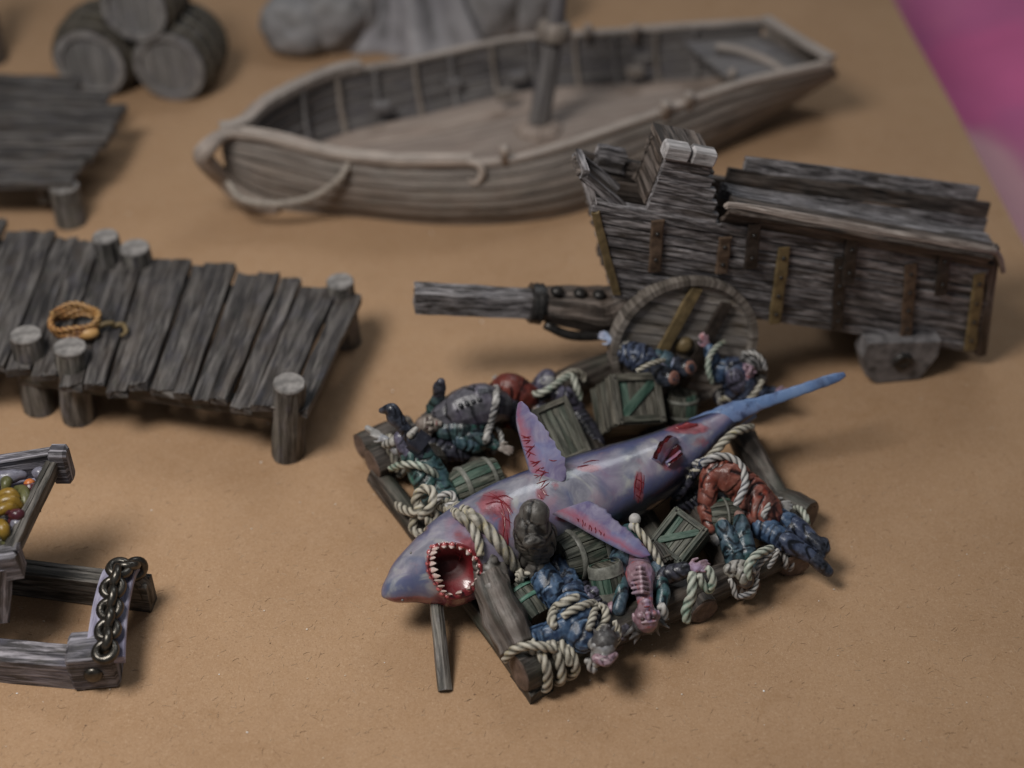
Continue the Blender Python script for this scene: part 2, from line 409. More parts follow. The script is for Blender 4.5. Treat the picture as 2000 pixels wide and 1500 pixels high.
M['gum'] = paint('gum', (.30, .030, .035), (.52, .16, .16), (.05, .004, .006), rough=.22, scale=6, spec=.6)
M['tooth'] = paint('tooth', (.60, .48, .44), (.82, .76, .70), (.20, .05, .05), tint=(.50, .22, .22), rough=.28, scale=5, point=False)
M['throat'] = plain('throat', (.10, .006, .006), .25, var=.4, scale=3, spec=.55)
M['gore'] = paint('gore', (.105, .006, .009), (.30, .05, .055), (.035, .002, .003), rough=.2, scale=8, spec=.6)
M['scratch'] = plain('scratch', (.16, .012, .018), .3, var=.4)
M['button'] = plain('button', (.03, .03, .035), .3, var=.3)
M['leather'] = plain('leather', (.02, .021, .03), .35, var=.4)
# ------------------------------------------------------------------ cardboard sheet and the cloth beyond it
m, nt, b = newmat('cardboard'); q = NT(nt)
co = q.n('ShaderNodeTexCoord').outputs['Object']
c1 = q.noise(co, .35, 4, .55); c2 = q.noise(co, 3.0, 6, .7, .6); c3 = q.noise(co, 30.0, 4, .8, 1.0); c4 = q.noise(q.mapping(co, (9, 40, 1)), 1.0, 4, .7, 1.5); c5 = q.noise(q.mapping(co, (40, 9, 1)), 1.0, 4, .7, 1.5)
c = q.mix(q.ramp(c1, [(.3, 0), (.7, 1)]), (.335, .202, .110), (.395, .245, .138))
c = q.mix(q.ramp(c2, [(.3, .0), (.75, .45)]), c, (.43, .285, .18))
fib = q.math('ADD', q.math('MULTIPLY', c4, .5), q.math('MULTIPLY', c5, .5))
c = q.mix(q.ramp(fib, [(.30, .55), (.44, 0)]), c, (.20, .115, .06))
c = q.mix(q.ramp(fib, [(.54, 0), (.68, .55)]), c, (.52, .37, .25))
c = q.mix(q.ramp(c3, [(.34, .75), (.46, 0)]), c, (.24, .145, .08))
c = q.mix(q.ramp(c3, [(.55, 0), (.70, .7)]), c, (.56, .40, .27))
stn = q.noise(co, .9, 3, .6, .8)
c = q.mix(q.ramp(stn, [(.64, 0), (.76, .30)]), c, (.25, .135, .06))
q.l(c, b.inputs['Base Color']); b.inputs['Roughness'].default_value = .82; b.inputs['Specular IOR Level'].default_value = .22
q.l(q.bump(q.math('ADD', q.math('MULTIPLY', c3, .6), fib), .35, .02), b.inputs['Normal'])
M['cardboard'] = m
edge_px = [(1745, 0), (1786, 75), (1829, 150), (1869, 222), (1906, 295), (1940, 360), (1970, 418), (1992, 462)]
edge = [P(*e) for e in edge_px]
edge = [edge[0]+V((-.6, 24, 0)), edge[0]+V((-.12, 6, 0))]+edge+[edge[-1]+V((.45, -7, 0)), edge[-1]+V((.6, -24, 0))]
mb = MB(); rows = []
for e in edge:
    rows.append([(-48, e.y, -.3), (e.x, e.y, -.3), (e.x+.015, e.y, -.15), (e.x, e.y, 0), (-48, e.y, 0)])
mb.grid(rows, True, True)
sheet = mb.build('cardboard_sheet', M['cardboard']); tag(sheet, 'brown kraft cardboard sheet that all the painted miniatures stand on', 'cardboard', kind='structure')
solid(sheet)
# loose paper fibres and specks of dust on the sheet
m, nt, b = newmat('fibre'); q = NT(nt)
oi = q.n('ShaderNodeAttribute'); oi.attribute_name = 'tone'
q.l(q.ramp(oi.outputs['Fac'], [(0, (.25, .155, .09)), (.25, (.31, .20, .12)), (.3, (.46, .33, .225)), (.93, (.56, .44, .32)), (1, (.85, .84, .82))]), b.inputs['Base Color']); b.inputs['Roughness'].default_value = .8
M['fibre'] = m
rnd = random.Random(5); mb = MB(); tones = []
for i in range(2600):
    x = rnd.uniform(0, 2000); y = rnd.uniform(380, 1500) if i % 4 else rnd.uniform(900, 1500)
    o = P(x, y, .004)
    if o.x > 11.6: continue
    if rnd.random() < .07:
        r = rnd.uniform(.008, .022); k0 = len(mb.f)
        mb.ball((o.x, o.y, r*.5), (r, r*rnd.uniform(.6, 1), r*.6), 6); tones += [rnd.choice([1.0, .95, .9, 0.1])]*(len(mb.f)-k0)
        continue
    L = rnd.uniform(.03, .13); a = rnd.uniform(0, 6.28); cv = rnd.uniform(-9, 9); wd = rnd.uniform(.0018, .0036); tn = rnd.random()*.92
    pts = []; pos = o.copy(); k0 = len(mb.f)
    for s in range(5):
        d = V((math.cos(a), math.sin(a), 0)); nrm = V((-d.y, d.x, 0))
        pts.append([pos-nrm*wd, pos+V((0, 0, .005)), pos+nrm*wd]); pos = pos+d*L/4; a += cv*L/4
    mb.grid(pts, False, False); tones += [tn]*(len(mb.f)-k0)
fo = mb.build('paper_fibres', M['fibre']); tag(fo, 'fine paper fibres and dust specks lying on the cardboard', 'fibres', kind='stuff')
at = fo.data.attributes.new('tone', 'FLOAT', 'FACE'); at.data.foreach_set('value', tones)

m, nt, b = newmat('pink_cloth'); q = NT(nt)
co = q.n('ShaderNodeTexCoord').outputs['Object']
n1 = q.noise(co, .10, 2, .5, .4)
c = q.mix(q.ramp(n1, [(.47, 0), (.56, 1)]), (.88, .50, .54), (.76, .17, .38))
c = q.mix(q.ramp(q.noise(co, .16, 2), [(.52, 0), (.62, .8)]), c, (.62, .17, .36))
q.l(c, b.inputs['Base Color']); b.inputs['Roughness'].default_value = .85
mb = MB(); rows = []
for i in range(40):
    x = 8+i*1.3; row = []
    for j in range(60):
        y = -22+j*1.4
        row.append((x, y, -5.5+.9*math.sin(x*.35+y*.22)+.6*math.sin(y*.5-x*.2)+.25*math.sin(y*1.3+x)))
    rows.append(row)
mb.grid(rows, False, False)
cl = mb.build('pink_cloth', m, smooth=True); tag(cl, 'rumpled pink cloth with magenta patches lying below the cardboard edge', 'cloth')
mb = MB(); mb.box(-60, 70, -40, 80, -8.2, -7.9)
tag(mb.build('floor', plain('floor_dark', (.10, .05, .06), .7)), 'dark floor under the cardboard and cloth', 'floor', kind='structure')

# ------------------------------------------------------------------ sailing boat in the back
boat = thing('sailing_boat', 'pale weathered wooden sailing boat hull with a short mast behind the wagon', 'boat', P(900, 330, 0))
def resample(pts, n): return smooth_path(pts, n)
NS = 44
gn = resample([P(432, 268, 2.05), P(490, 271, 1.95), P(555, 283, 1.85), P(652, 308, 1.75), P(776, 322, 1.7), P(912, 322, 1.65), P(1010, 312, 1.65), P(1140, 274, 1.7), P(1270, 228, 1.75), P(1432, 170, 1.85), P(1621, 125, 2.0)], NS)
gf = resample([P(434, 264, 2.05), P(477, 252, 2.0), P(529, 208, 1.95), P(633, 158, 1.85), P(717, 136, 1.8), P(802, 121, 1.75), P(1010, 78, 1.7), P(1205, 64, 1.75), P(1335, 53, 1.85), P(1490, 45, 2.0)], NS)
bn = resample([P(452, 348, 1.0), P(478, 378, .5), P(522, 402, .05), P(600, 412, 0), P(685, 418, 0), P(848, 434, 0), P(1010, 430, 0), P(1140, 405, 0), P(1300, 335, .04), P(1465, 248, .2), P(1560, 190, .5), P(1619, 148, .95)], NS)
cen = [(a+c)/2 for a, c in zip(gn, gf)]
bf = []
for a, c, d, bb in zip(gn, gf, cen, bn):
    k = min(.5, .30); h = (V((d.x, d.y, 0))-V((c.x, c.y, 0)))*k
    bf.append(V((c.x+h.x, c.y+h.y, bb.z)))
def strake(top, bot, out_, f0, f1, name, mat, th=.12, bulge=.28, k=NS, lap=.085):
    rows = []
    for i in range(k):
        o_ = (top[i]-cen[i]); o_.z = 0; o_ = o_.normalized() if o_.length > .05 else V((-.6, -.8, 0))
        def at(f, push):
            p = top[i].lerp(bot[i], f); return p+o_*(bulge*math.sin(math.pi*min(1, f*.9+.05))*min(1, i/6)+push)
        jj = .012*math.sin(i*1.7+f0*30)
        rows.append([at(f0, 0), at((f0+f1)/2, lap*.5+jj), at(f1, lap), at(f1, lap-th), at(f0, -th)])
    m_ = MB(); m_.grid(rows, True, True); return m_.build(name, mat, boat)
fr = [0, .13, .29, .45, .61, .78, 1.0]
for i in range(6):
    solid(strake(gn, bn, 1, fr[i], fr[i+1]-.004, 'strake', M['boat_wood']))
for i in range(6):
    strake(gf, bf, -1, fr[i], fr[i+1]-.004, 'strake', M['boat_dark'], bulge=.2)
# rails along both sides
def rail(pts, w, h, name, mat, seed=0, k=60, up=0.0):
    path = smooth_path(pts, k); T, N = frames(path); m_ = MB(); rows = []
    for i, p in enumerate(path):
        s = V((T[i].y, -T[i].x, 0)).normalized(); z = V((0, 0, 1)); e = .02
        j = 1+.10*vn((i*.8, seed, 0)); ww = w*j
        rows.append([p-s*ww, p-s*ww+z*(h-e), p-s*(ww-e)+z*h, p+s*(ww-e)+z*h, p+s*ww+z*(h-e), p+s*ww])
    m_.grid(rows, True, True); return m_.build(name, mat, boat)
rail(gn[:], .115, .10, 'gunwale', M['boat_rim'], 1)
rail(gf[:], .115, .10, 'gunwale', M['boat_rim'], 2)
k1 = next(i for i, p in enumerate(gn) if p.x > P(928, 320, 1.7).x)
k2 = next(i for i, p in enumerate(gf) if p.x > P(717, 120, 1.8).x)
rail([p+V((0, -.02, .11)) for p in gn[:k1]], .17, .14, 'bulwark_rail', M['boat_rim'], 3)
rail([p+V((0, .02, .11)) for p in gf[:k2]], .17, .16, 'bulwark_rail', M['boat_rim'], 4)
mb = MB(); e0 = gn[k1-1]
mb.tube([e0+V((-.1, -.12, .17)), e0+V((.16, -.16, .1)), e0+V((.24, -.2, -.12)), e0+V((.1, -.22, -.34)), e0+V((-.08, -.2, -.30))], [.10, .10, .09, .07, .05], 10)
mb.build('rail_scroll', M['boat_rim'], boat, smooth=True)
# bow stem with its curl
mb = MB(); mb.tube([P(540, 408, .02), P(478, 388, .45), P(437, 350, 1.0), P(408, 322, 1.6), P(396, 304, 1.95), P(404, 290, 2.15), P(432, 266, 2.17), P(470, 258, 2.16)], [.20, .22, .22, .22, .23, .22, .17, .10], 10, jit=.06)
mb.build('bow_stem', M['boat_rim'], boat, smooth=True)
mb = MB(); mb.ball(P(437, 340, 1.15), .16, 10); mb.build('bow_knob', M['boat_rim'], boat, smooth=True)
# stern transom
mb = MB(); rows = []
for t in (0, .25, .5, .75, 1):
    a = gn[-1].lerp(gf[-1], t); c_ = bn[-1].lerp(bf[-1], t); d_ = V((.10, .06, 0))
    rows.append([a+V((0, 0, .05)), a+d_+V((0, 0, .05)), c_+d_, c_])
mb.grid(rows, True, True); solid(mb.build('transom', M['boat_wood'], boat))
rail([gn[-1]+V((.02, 0, .1)), gf[-1]+V((.02, 0, .1))], .16, .10, 'stern_rail', M['boat_rim'], 8, k=8)
# floor boards
FZ = .50
def floor_pt(i, s):
    a = gn[i].lerp(bn[i], (gn[i].z-FZ)/max(.3, gn[i].z-bn[i].z) if bn[i].z < FZ else 1.0); a = V((a.x, a.y, FZ+max(0, bn[i].z-.3)))
    c_ = gf[i].lerp(bf[i], (gf[i].z-FZ)/max(.3, gf[i].z-bf[i].z) if bf[i].z < FZ else 1.0); c_ = V((c_.x, c_.y, a.z))
    return a.lerp(c_, s)
for k in range(9):
    s0, s1 = k/9, (k+1)/9-.006; rows = []
    for i in range(3, NS):
        z = V((0, 0, .02*vn((k*3.1, i*.2, 0))))
        rows.append([floor_pt(i, s0)+z, floor_pt(i, s1)+z, floor_pt(i, s1)-V((0, 0, .12)), floor_pt(i, s0)-V((0, 0, .12))])
    m_ = MB(); m_.grid(rows, True, True); m_.build('floor_board', M['boat_floor'], boat)
# ribs on the far inside wall and near inside wall
for k, i in enumerate((8, 11, 14, 17, 20, 23, 26, 29, 32, 35, 38)):
    inn = (cen[i]-gf[i]); inn.z = 0; inn = inn.normalized()
    pts = [gf[i].lerp(bf[i], f)-inn*(.2*math.sin(math.pi*min(1, f*.9+.05))-.17) for f in (0.0, .3, .6, .8)]
    m_ = MB(); m_.tube(pts, [.07, .065, .07, .075], 6, jit=.16, seed=k); m_.build('rib', M['boat_wood' if k % 2 else 'boat_dark'], boat)
for k, (x, y) in enumerate(((885, 165), (985, 185), (1010, 150), (1130, 115), (1255, 118), (1240, 140), (745, 210))):
    p_ = P(x, y, 1.0); m_ = MB(); m_.box(-.22, .22, -.12, .12, -.13, .13, bev=.03, M=Matrix.Translation(p_) @ Matrix.Rotation(.25, 4, 'Z'))
    m_.build('wall_bracket', M['boat_wood' if k % 2 else 'boat_dark'], boat)
# stern bench and knee
mb = MB(); mb.tube([P(1400, 92, 1.75), P(1450, 100, 1.75), P(1500, 120, 1.7), P(1540, 145, 1.6)], [.13, .12, .12, .12], 6); mb.build('stern_knee', M['boat_rim'], boat)
mb = MB(); rows = []
for i in range(37, NS):
    rows.append([gn[i].lerp(gf[i], s)+V((0, 0, -.30+dz)) for s, dz in ((.06, 0), (.94, 0), (.94, -.08), (.06, -.08))])
mb.grid(rows, True, True); mb.build('stern_deck', M['boat_dark'], boat)
for x, y, r in ((985, 300, .13), (1345, 195, .14), (1300, 212, .15), (1430, 150, .13), (1240, 62, .12), (1148, 62, .12)):
    mb = MB(); p_ = P(x, y, 1.9); mb.lathe([(-.25, r*.8), (0, r*.7), (.05, r), (.18, r*.9), (.22, r*.4)], 10, Matrix.Translation(p_)); mb.build('cleat', M['boat_rim'], boat, smooth=True)
# mast with its step
mp = P(1052, 246, FZ+.12)
mb = MB(); mb.lathe([(-.16, .62), (.0, .60), (.06, .5), (.14, .42)], 8, Matrix.Translation(mp)); mb.build('mast_step', M['boat_floor'], boat)
mtop = PV(1097, -70, mp+V((0, .5, 0)), (0, 1, 0)); mmid = PV(1082, 62, mp+V((0, .2, 0)), (0, 1, 0))
mb = MB(); mb.tube([mp+V((0, 0, .05)), mp.lerp(mmid, .5), mmid, mtop], [.29, .26, .22, .21], 14, k=24, jit=.05); mb.build('mast', M['boat_dark'], boat, smooth=True)
mb = MB(); dm = (mtop-mmid).normalized(); mb.tube([mmid-dm*.22, mmid-dm*.1, mmid+dm*.1, mmid+dm*.25], [.38, .44, .44, .37], 14, k=9); mb.build('mast_collar', M['boat_wood'], boat, smooth=True)
# mooring rope slung from the bow along the near side
rp = [P(690, 300, 1.75), P(676, 322, 1.5), P(655, 345, 1.2), P(610, 372, .8), P(540, 384, .72), P(478, 374, .85), P(447, 356, 1.1)]
rope([p+V((0, -.42, .06)) if 0 < i < 6 else p+V((0, -.15, .1)) for i, p in enumerate(rp)], .085, M['boat_rope'], 'pale mooring rope slung from the bow of the wooden sailing boat')

# ------------------------------------------------------------------ rock in the back
sculpt_rock = []
rock = thing('rock_outcrop', 'grey rocky outcrop with pale vertical flutes behind the sailing boat', 'rock', P(780, 130, 0))
def lump(c, r, name, seed, mat='rock', amp=.10, tall=1.0):
    mb = MB(); n = 36; rows = []
    for i in range(26):
        t = math.pi*(i+.03)/(25+.06); row = []
        for j in range(n):
            a = 2*math.pi*j/n; d = V((math.sin(t)*math.cos(a), math.sin(t)*math.sin(a), -math.cos(t)))
            k = 1+amp*vn(d*2.2+V((seed, 0, seed)), 1, seed)+amp*.5*vn(d*5.5, 1, seed+2)
            row.append((c[0]+r[0]*d.x*k, c[1]+r[1]*d.y*k, c[2]+r[2]*d.z*k))
        rows.append(row)
    mb.grid(rows, True, True); return mb.build(name, M[mat], rock, smooth=True)
M['rock_pale'] = paint('rock_pale', (.30, .295, .315), (.44, .43, .45), (.10, .10, .105), tint=(.24, .235, .26), rough=.8, scale=.8, bump=.3)
b0 = P(575, 118, 0)
lump((b0.x+.1, b0.y+.7, .75), (1.05, 1.0, .95), 'boulder', 1)
lump((b0.x+1.05, b0.y+1.0, .95), (1.0, 1.1, 1.25), 'boulder', 2)
lump((b0.x+.5, b0.y+1.7, 1.8), (1.2, 1.0, 1.2), 'boulder', 3)
lump((b0.x+1.9, b0.y+1.5, 1.3), (.75, .9, 1.9), 'boulder', 4)
lump((b0.x+5.6, b0.y+1.7, 1.3), (1.1, 1.0, 1.9), 'boulder', 5)
lump((b0.x+6.7, b0.y+1.9, 1.2), (.95, .9, 1.6), 'boulder', 6)
# fluted column
mb = MB(); rows = []; c0 = V((b0.x+3.55, b0.y+1.7, 0))
for i in range(22):
    z = -.05+i*.26; t = i/21; row = []
    for j in range(64):
        a = 2*math.pi*j/64
        r = (1.95-1.0*t**.6+.45*max(0, .25-t)*4*.5)*(1+.10*math.sin(a*7+1.2*math.sin(z*.6)+t)+.05*math.sin(a*15+z)+.04*vn((math.cos(a)*3, math.sin(a)*3, z)))
        row.append((c0.x+r*math.cos(a)*1.05, c0.y+r*math.sin(a)*.8, z))
    rows.append(row)
mb.grid(rows, True, True); mb.build('fluted_column', M['rock_pale'], rock, smooth=True)

# ------------------------------------------------------------------ barrels
def barrel(base, axis, L, R_, label, group=None, mats=('green_wood', 'crate_wood', 'hoop'), staves=14, bulge=.16, hoops=(.16, .84), seed=0, hoopw=.07, roll=0.0, greens=(), endrim=.05, spin=None):
    ax = V(axis).normalized(); ref = V((0, 0, 1)) if abs(ax.z) < .9 else V((0, 1, 0))
    x = ref.cross(ax).normalized(); y = ax.cross(x)
    Mx = Matrix(((x.x, y.x, ax.x, base[0]), (x.y, y.y, ax.y, base[1]), (x.z, y.z, ax.z, base[2]), (0, 0, 0, 1)))
    t = thing('barrel', label, 'barrel', V(base), group); rnd = random.Random(seed)
    rad = lambda z: R_*(1-bulge*(2*z/L-1)**2)
    K = 9
    cuts = [roll+2*math.pi*(j+rnd.uniform(-.14, .14))/staves for j in range(staves)]; cuts.append(cuts[0]+2*math.pi)
    for j in range(staves):
        a0, a1 = cuts[j]+.018, cuts[j+1]-.018; rows = []; dz0, dz1 = rnd.uniform(-.02, .02)*L, rnd.uniform(-.02, .02)*L; pr = R_*rnd.uniform(-.02, .03)
        for k in range(K):
            z = (dz0 if k == 0 else 0)+L*k/(K-1)+(dz1 if k == K-1 else 0); r = rad(min(max(z, 0), L))+pr; ri = r-R_*.14; am = (a0+a1)/2; e = .06*(a1-a0)
            rows.append([(r*.985*math.cos(a0), r*.985*math.sin(a0), z), (r*math.cos(a0+e), r*math.sin(a0+e), z), (r*1.012*math.cos(am), r*1.012*math.sin(am), z), (r*math.cos(a1-e), r*math.sin(a1-e), z), (r*.985*math.cos(a1), r*.985*math.sin(a1), z), (ri*math.cos(a1), ri*math.sin(a1), z), (ri*math.cos(a0), ri*math.sin(a0), z)])
        m_ = MB(); m_.grid(rows, True, True, M=Mx); m_.build('stave', M['green_paint' if j in greens else mats[0]], t)
    for h in hoops:
        z = h*L; w2 = hoopw*L/2
        prof = [(z-w2, rad(z-w2)*1.0), (z-w2, rad(z-w2)*1.06), (z-w2*.5, rad(z)*1.085), (z+w2*.5, rad(z)*1.085), (z+w2, rad(z+w2)*1.06), (z+w2, rad(z+w2)*1.0)]
        m_ = MB(); m_.lathe(prof, 30, Mx, cap=False); m_.build('hoop', M[mats[2]], t, smooth=True, autosmooth=50)
    for z, s in ((L*.045, 1), (L*.955, -1)):
        rr = rad(z)*.95
        for k in range(4):
            u0, u1 = -1+k*.5+.012, -1+(k+1)*.5-.012; arc = []
            for u in [u0+(u1-u0)*i/5 for i in range(6)]: arc.append((rr*u, rr*math.sqrt(max(0, 1-u*u))))
            poly = arc+[(u_, -v_) for u_, v_ in reversed(arc)]; n_ = len(poly); dz = .012*rnd.uniform(-1, 1)*R_
            m_ = MB(); vs = [(u_, v_, z+dz+R_*.04) for u_, v_ in poly]+[(u_, v_, z+dz-R_*.04) for u_, v_ in poly]
            fs = [tuple(range(n_)), tuple(range(2*n_-1, n_-1, -1))]+[(i, n_+i, n_+(i+1) % n_, (i+1) % n_) for i in range(n_)]
            m_.add(vs, fs, [[(vs[i][1], vs[i][0]) for i in f] for f in fs], M=Mx)
            m_.build('head_board', M[mats[1]], t)
    return t
def far_barrel(x, y, zc, R_, L, yaw, label):
    c_ = P(x, y, zc); ax = V((math.sin(yaw), math.cos(yaw), 0)); t = barrel(c_, ax, L, R_, label, 'stacked barrels behind the far jetty', ('back_barrel', 'barrel_head', 'dark_hoop'), 12, .14, (.12, .36, .66, .9), seed=int(x))
    rr_ = R_*.86*.93; m_ = MB(); u_ = ax.cross(V((0, 0, 1))).normalized(); z_ = V((0, 0, 1))
    rows = [[c_+ax*y_+(u_*math.cos(2*math.pi*j/36)+z_*math.sin(2*math.pi*j/36))*r_ for j in range(36)] for y_, r_ in ((.04, rr_*1.04), (-.07, rr_*1.06), (-.07, rr_*.86), (.10, rr_*.84))]
    m_.grid(rows, True, False); m_.build('chime', M['chime'], t, smooth=True, autosmooth=40); return t
M['chime'] = wood('chime', (.08, .076, .074), (.18, .17, .165), (.28, .27, .265), tints=((.15, .15, .19),), su=.5, sv=3, bump=.5)
M['dark_hoop'] = plain('dark_hoop', (.085, .075, .06), .6, .1, var=.5, scale=2)
far_barrel(331, 130, .99, 1.14, 1.8, .14, 'dark wooden barrel lying to the right of the stack, its grey head bare')
far_barrel(176, 124, .99, 1.12, 1.8, .10, 'dark wooden barrel lying at the left of the stack behind the jetty planks')
far_barrel(262, 18, 2.62, 1.02, 1.8, .13, 'dark wooden barrel lying on top of the other two')
mb = MB(); pp = P(-14, 118, 0); mb.tube([pp, pp+V((0, .05, 1.5)), pp+V((-.05, .1, 3.6))], [.42, .40, .38], 12, jit=.08); tag(mb.build('wooden_post', M['cart_dark']), 'near black wooden post cut by the frame edge left of the barrels', 'post')

# ------------------------------------------------------------------ jetties
def plank_between(a, c_, w0, w1, T, seed, parent, mat, skew=None, k=8):
    "a board from a to c_ (points on its upper face)"
    a, c_ = V(a), V(c_); L = (c_-a).length
    Mx = basis(a-V((0, 0, T)), c_-a, (0, 0, 1)); m_ = MB(); m_.plank(L, w0, T, seed, k, .045, .07, Mx, taper=w1/w0)
    return m_.build('plank', mat, parent)
def pile(base, top, r, parent, name='pile', seed=0, mat='pile_wood'):
    t_ = MB(); base, top = V(base), V(top)
    prof = lambda a, L: 1+.05*abs(math.sin(a*5+seed))+.03*math.sin(a*11+L)
    t_.tube([base, base.lerp(top, .5), top-(top-base).normalized()*.05], [r*1.06, r, r*.96], 22, k=12, prof=prof, jit=.04, seed=seed)
    o = t_.build(name, M[mat], parent, smooth=True, autosmooth=45)
    m_ = MB(); d = (top-base).normalized(); m_.tube([top-d*.06, top-d*.01, top+d*.012], [r*.985, r*1.0, r*.90], 22, k=4, prof=prof, seed=seed); m_.build('pile_cap', M['pile_top'], o, smooth=True, autosmooth=45)
    return o
jetty = thing('jetty', 'long dark plank jetty on round piles with a rope coil on its deck', 'jetty', P(300, 760, 0))
DZ = 1.32
near_x = [602, 556, 490, 446, 408, 372, 338, 290, 250, 205, 160, 112, 60, 10, -45, -100, -160]
far_x = [708, 660, 588, 548, 505, 462, 425, 375, 335, 285, 240, 195, 152, 108, 60, 10, -50]
def ny(x): return 722+(x-0)*.142 if x < 250 else 757+(x-250)*.135
def fy(x): return 436+x*.196
for i in range(len(near_x)-1):
    rr = random.Random(60+i)
    a = P((near_x[i]+near_x[i+1])/2, ny((near_x[i]+near_x[i+1])/2)+rr.uniform(-9, 9), DZ)
    c_ = P((far_x[i]+far_x[i+1])/2, fy((far_x[i]+far_x[i+1])/2)+rr.uniform(-10, 10), DZ)
    w0 = (P(near_x[i], ny(near_x[i]), DZ)-P(near_x[i+1], ny(near_x[i+1]), DZ)).length*.90; w1 = (P(far_x[i], fy(far_x[i]), DZ)-P(far_x[i+1], fy(far_x[i+1]), DZ)).length*.92
    dz = (.035 if i % 2 else -.035)+rr.uniform(-.02, .02)
    o = plank_between(a+V((0, 0, dz)), c_+V((0, 0, dz+rr.uniform(-.03, .03))), w0*.97, w1*.97, .17, 100+i, jetty, M['pier_wood']); solid(o)
def beam(a, c_, w_, h_, parent, mat, seed=0, name='beam'):
    a, c_ = V(a), V(c_); m_ = MB(); m_.plank((c_-a).length, w_, h_, seed, 7, .04, .04, basis(a, c_-a, (0, 0, 1))); return m_.build(name, mat, parent)
nv = (P(690, 575, DZ)-P(545, 795, DZ)); nv.z = 0; nv.normalize()
la, lb = P(20, ny(20), DZ), P(545, ny(545), DZ)
beam(la+nv*.35-V((0, 0, .50)), lb+nv*.35-V((.1, 0, .50)), .3, .31, jetty, M['log_wood'], 3)
fa, fb = P(0, fy(0), DZ), P(690, fy(690), DZ)
beam(fa-nv*.4-V((0, 0, .50)), fb-nv*.4-V((.1, 0, .50)), .3, .31, jetty, M['log_wood'], 4)
pile(P(563, 886), PV(565, 747, P(563, 886), (0, 1, 0)), .30, jetty, seed=1)
b2 = P(155, 815); pile(b2, PV(136, 676, b2+V((0, .12, 0)), (0, 1, 0)), .31, jetty, seed=2)
b2 = P(80, 797); pile(b2, PV(50, 652, b2+V((0, .1, 0)), (0, 1, 0)), .30, jetty, seed=3)
def back_pile(x, y, zt, r, s):
    tp = P(x, y, zt); pile((tp.x+.03, tp.y-.02, 0), tp, r, jetty, seed=s)
back_pile(205, 460, 1.95, .27, 4); back_pile(262, 482, 1.72, .31, 5); back_pile(664, 548, 1.60, .28, 6)
# rope coil on the deck
kc = P(150, 640, DZ+.1); pts = []
for i in range(64):
    a = 2*math.pi*i/19+1.0; rr_ = .44*(1-.05*math.sin(i*.9)); pts.append(kc+V((rr_*math.cos(a)*1.06, rr_*math.sin(a)*.9, .02+.085*(i/19)+.03*math.sin(i*1.3))))
rope(pts, .058, M['coil_rope'], 'orange and yellow coil of rope lying on the jetty deck beside the piles')
hk = [kc+V((.35, -.15, .05)), kc+V((.55, -.05, .12)), kc+V((.72, .02, .10)), P(222, 636, DZ+.12), P(240, 634, DZ+.14), P(246, 648, DZ+.12), P(236, 657, DZ+.1)]
mb = MB(); mb.tube(hk, [.07, .06, .055, .055, .055, .05, .035], 10); tag(mb.build('hook', M['brass_strap'], smooth=True), 'small brass hook at the end of the orange rope coil on the jetty', 'hook')
mb = MB(); mb.ball(kc+V((.27, -.27, .08)), (.26, .17, .14), 12); tag(mb.build('net_float', M['coil_rope'], smooth=True), 'small orange float tucked against the rope coil on the jetty', 'float')

back = thing('jetty', 'shorter grey jetty of rough planks cut by the frame edge below the barrels', 'jetty', P(80, 330, 0))
BZ = 1.25
rows_ = [((-60, 148), (120, 150)), ((-60, 172), (200, 182)), ((-60, 200), (235, 206)), ((-60, 228), (222, 232)), ((-60, 258), (202, 262)), ((-60, 286), (182, 290)), ((-60, 316), (168, 318)), ((-60, 344), (146, 346))]
rows_ = [((-60, 152+i*27.5), (xr, 160+i*26.5)) for i, xr in enumerate((152, 208, 240, 226, 205, 188, 160, 142))]
for i, (l, r_) in enumerate(rows_):
    rr = random.Random(i+7); dz = rr.uniform(-.12, .10)
    a, c_ = P(l[0], l[1], BZ+dz), P(r_[0], r_[1], BZ+dz+rr.uniform(-.04, .06))
    w_ = (P(0, 152+i*27, BZ)-P(0, 179+i*27, BZ)).length*.80
    plank_between(a, c_, w_, w_, .2, 200+i, back, M['pier_wood'])
b3 = P(140, 434); pile(b3, b3+V((0, .05, BZ-.25)), .34, back, seed=7)
b3 = P(85, 380, .55); mb = MB(); mb.box(-.12, .12, -.1, .1, -.2, .5, bev=.02, M=Matrix.Translation(b3)); mb.build('bracket', M['pile_wood'], back)
beam(P(-40, 330, .75), P(120, 332, .75), .35, .3, back, M['log_wood'], 9)
b3 = P(215, 255, 0); pile(b3+V((-.9, -.4, 0)), b3+V((-.9, -.4, BZ-.15)), .32, back, seed=8)
# ------------------------------------------------------------------ wagon
Wg = P(1350, 778); Bg = P(1745, 740); wu = (Bg-Wg).normalized(); wn = V((-wu.y, wu.x, 0)); WT = R(16.2)
ea = wu*math.cos(WT)-V((0, 0, 1))*math.sin(WT); eh = wu*math.sin(WT)+V((0, 0, 1))*math.cos(WT)
WO = Wg+wu*(-.27)+V((0, 0, 1.66))
def wl(a, o, h): return WO+ea*a+wn*o+eh*h
WM = Matrix(((ea.x, wn.x, eh.x, WO.x), (ea.y, wn.y, eh.y, WO.y), (ea.z, wn.z, eh.z, WO.z), (0, 0, 0, 1)))
wagon = thing('wagon', 'grey plank wagon with a disc wheel, rivetted iron straps and a tall seat', 'wagon', Wg+wn*1.2)
def wplank(p0, p1, wdir, W, T, seed, mat='cart_wood', parent=None, nm='plank', k=9, jw=.035, jt=.09, notch=True):
    p0, p1 = V(p0), V(p1); x = (p1-p0).normalized(); z = x.cross(V(wdir)).normalized()
    m_ = MB(); m_.plank((p1-p0).length, W, T, seed, k, jw, jt, basis(p0, x, z), notch=notch); return m_.build(nm, M[mat], parent or wagon)
def aL(h): return -1.64+(h-.67)*(-.96/1.63)
def aR(h): return 6.56+(h-.52)*(-.92/1.98)
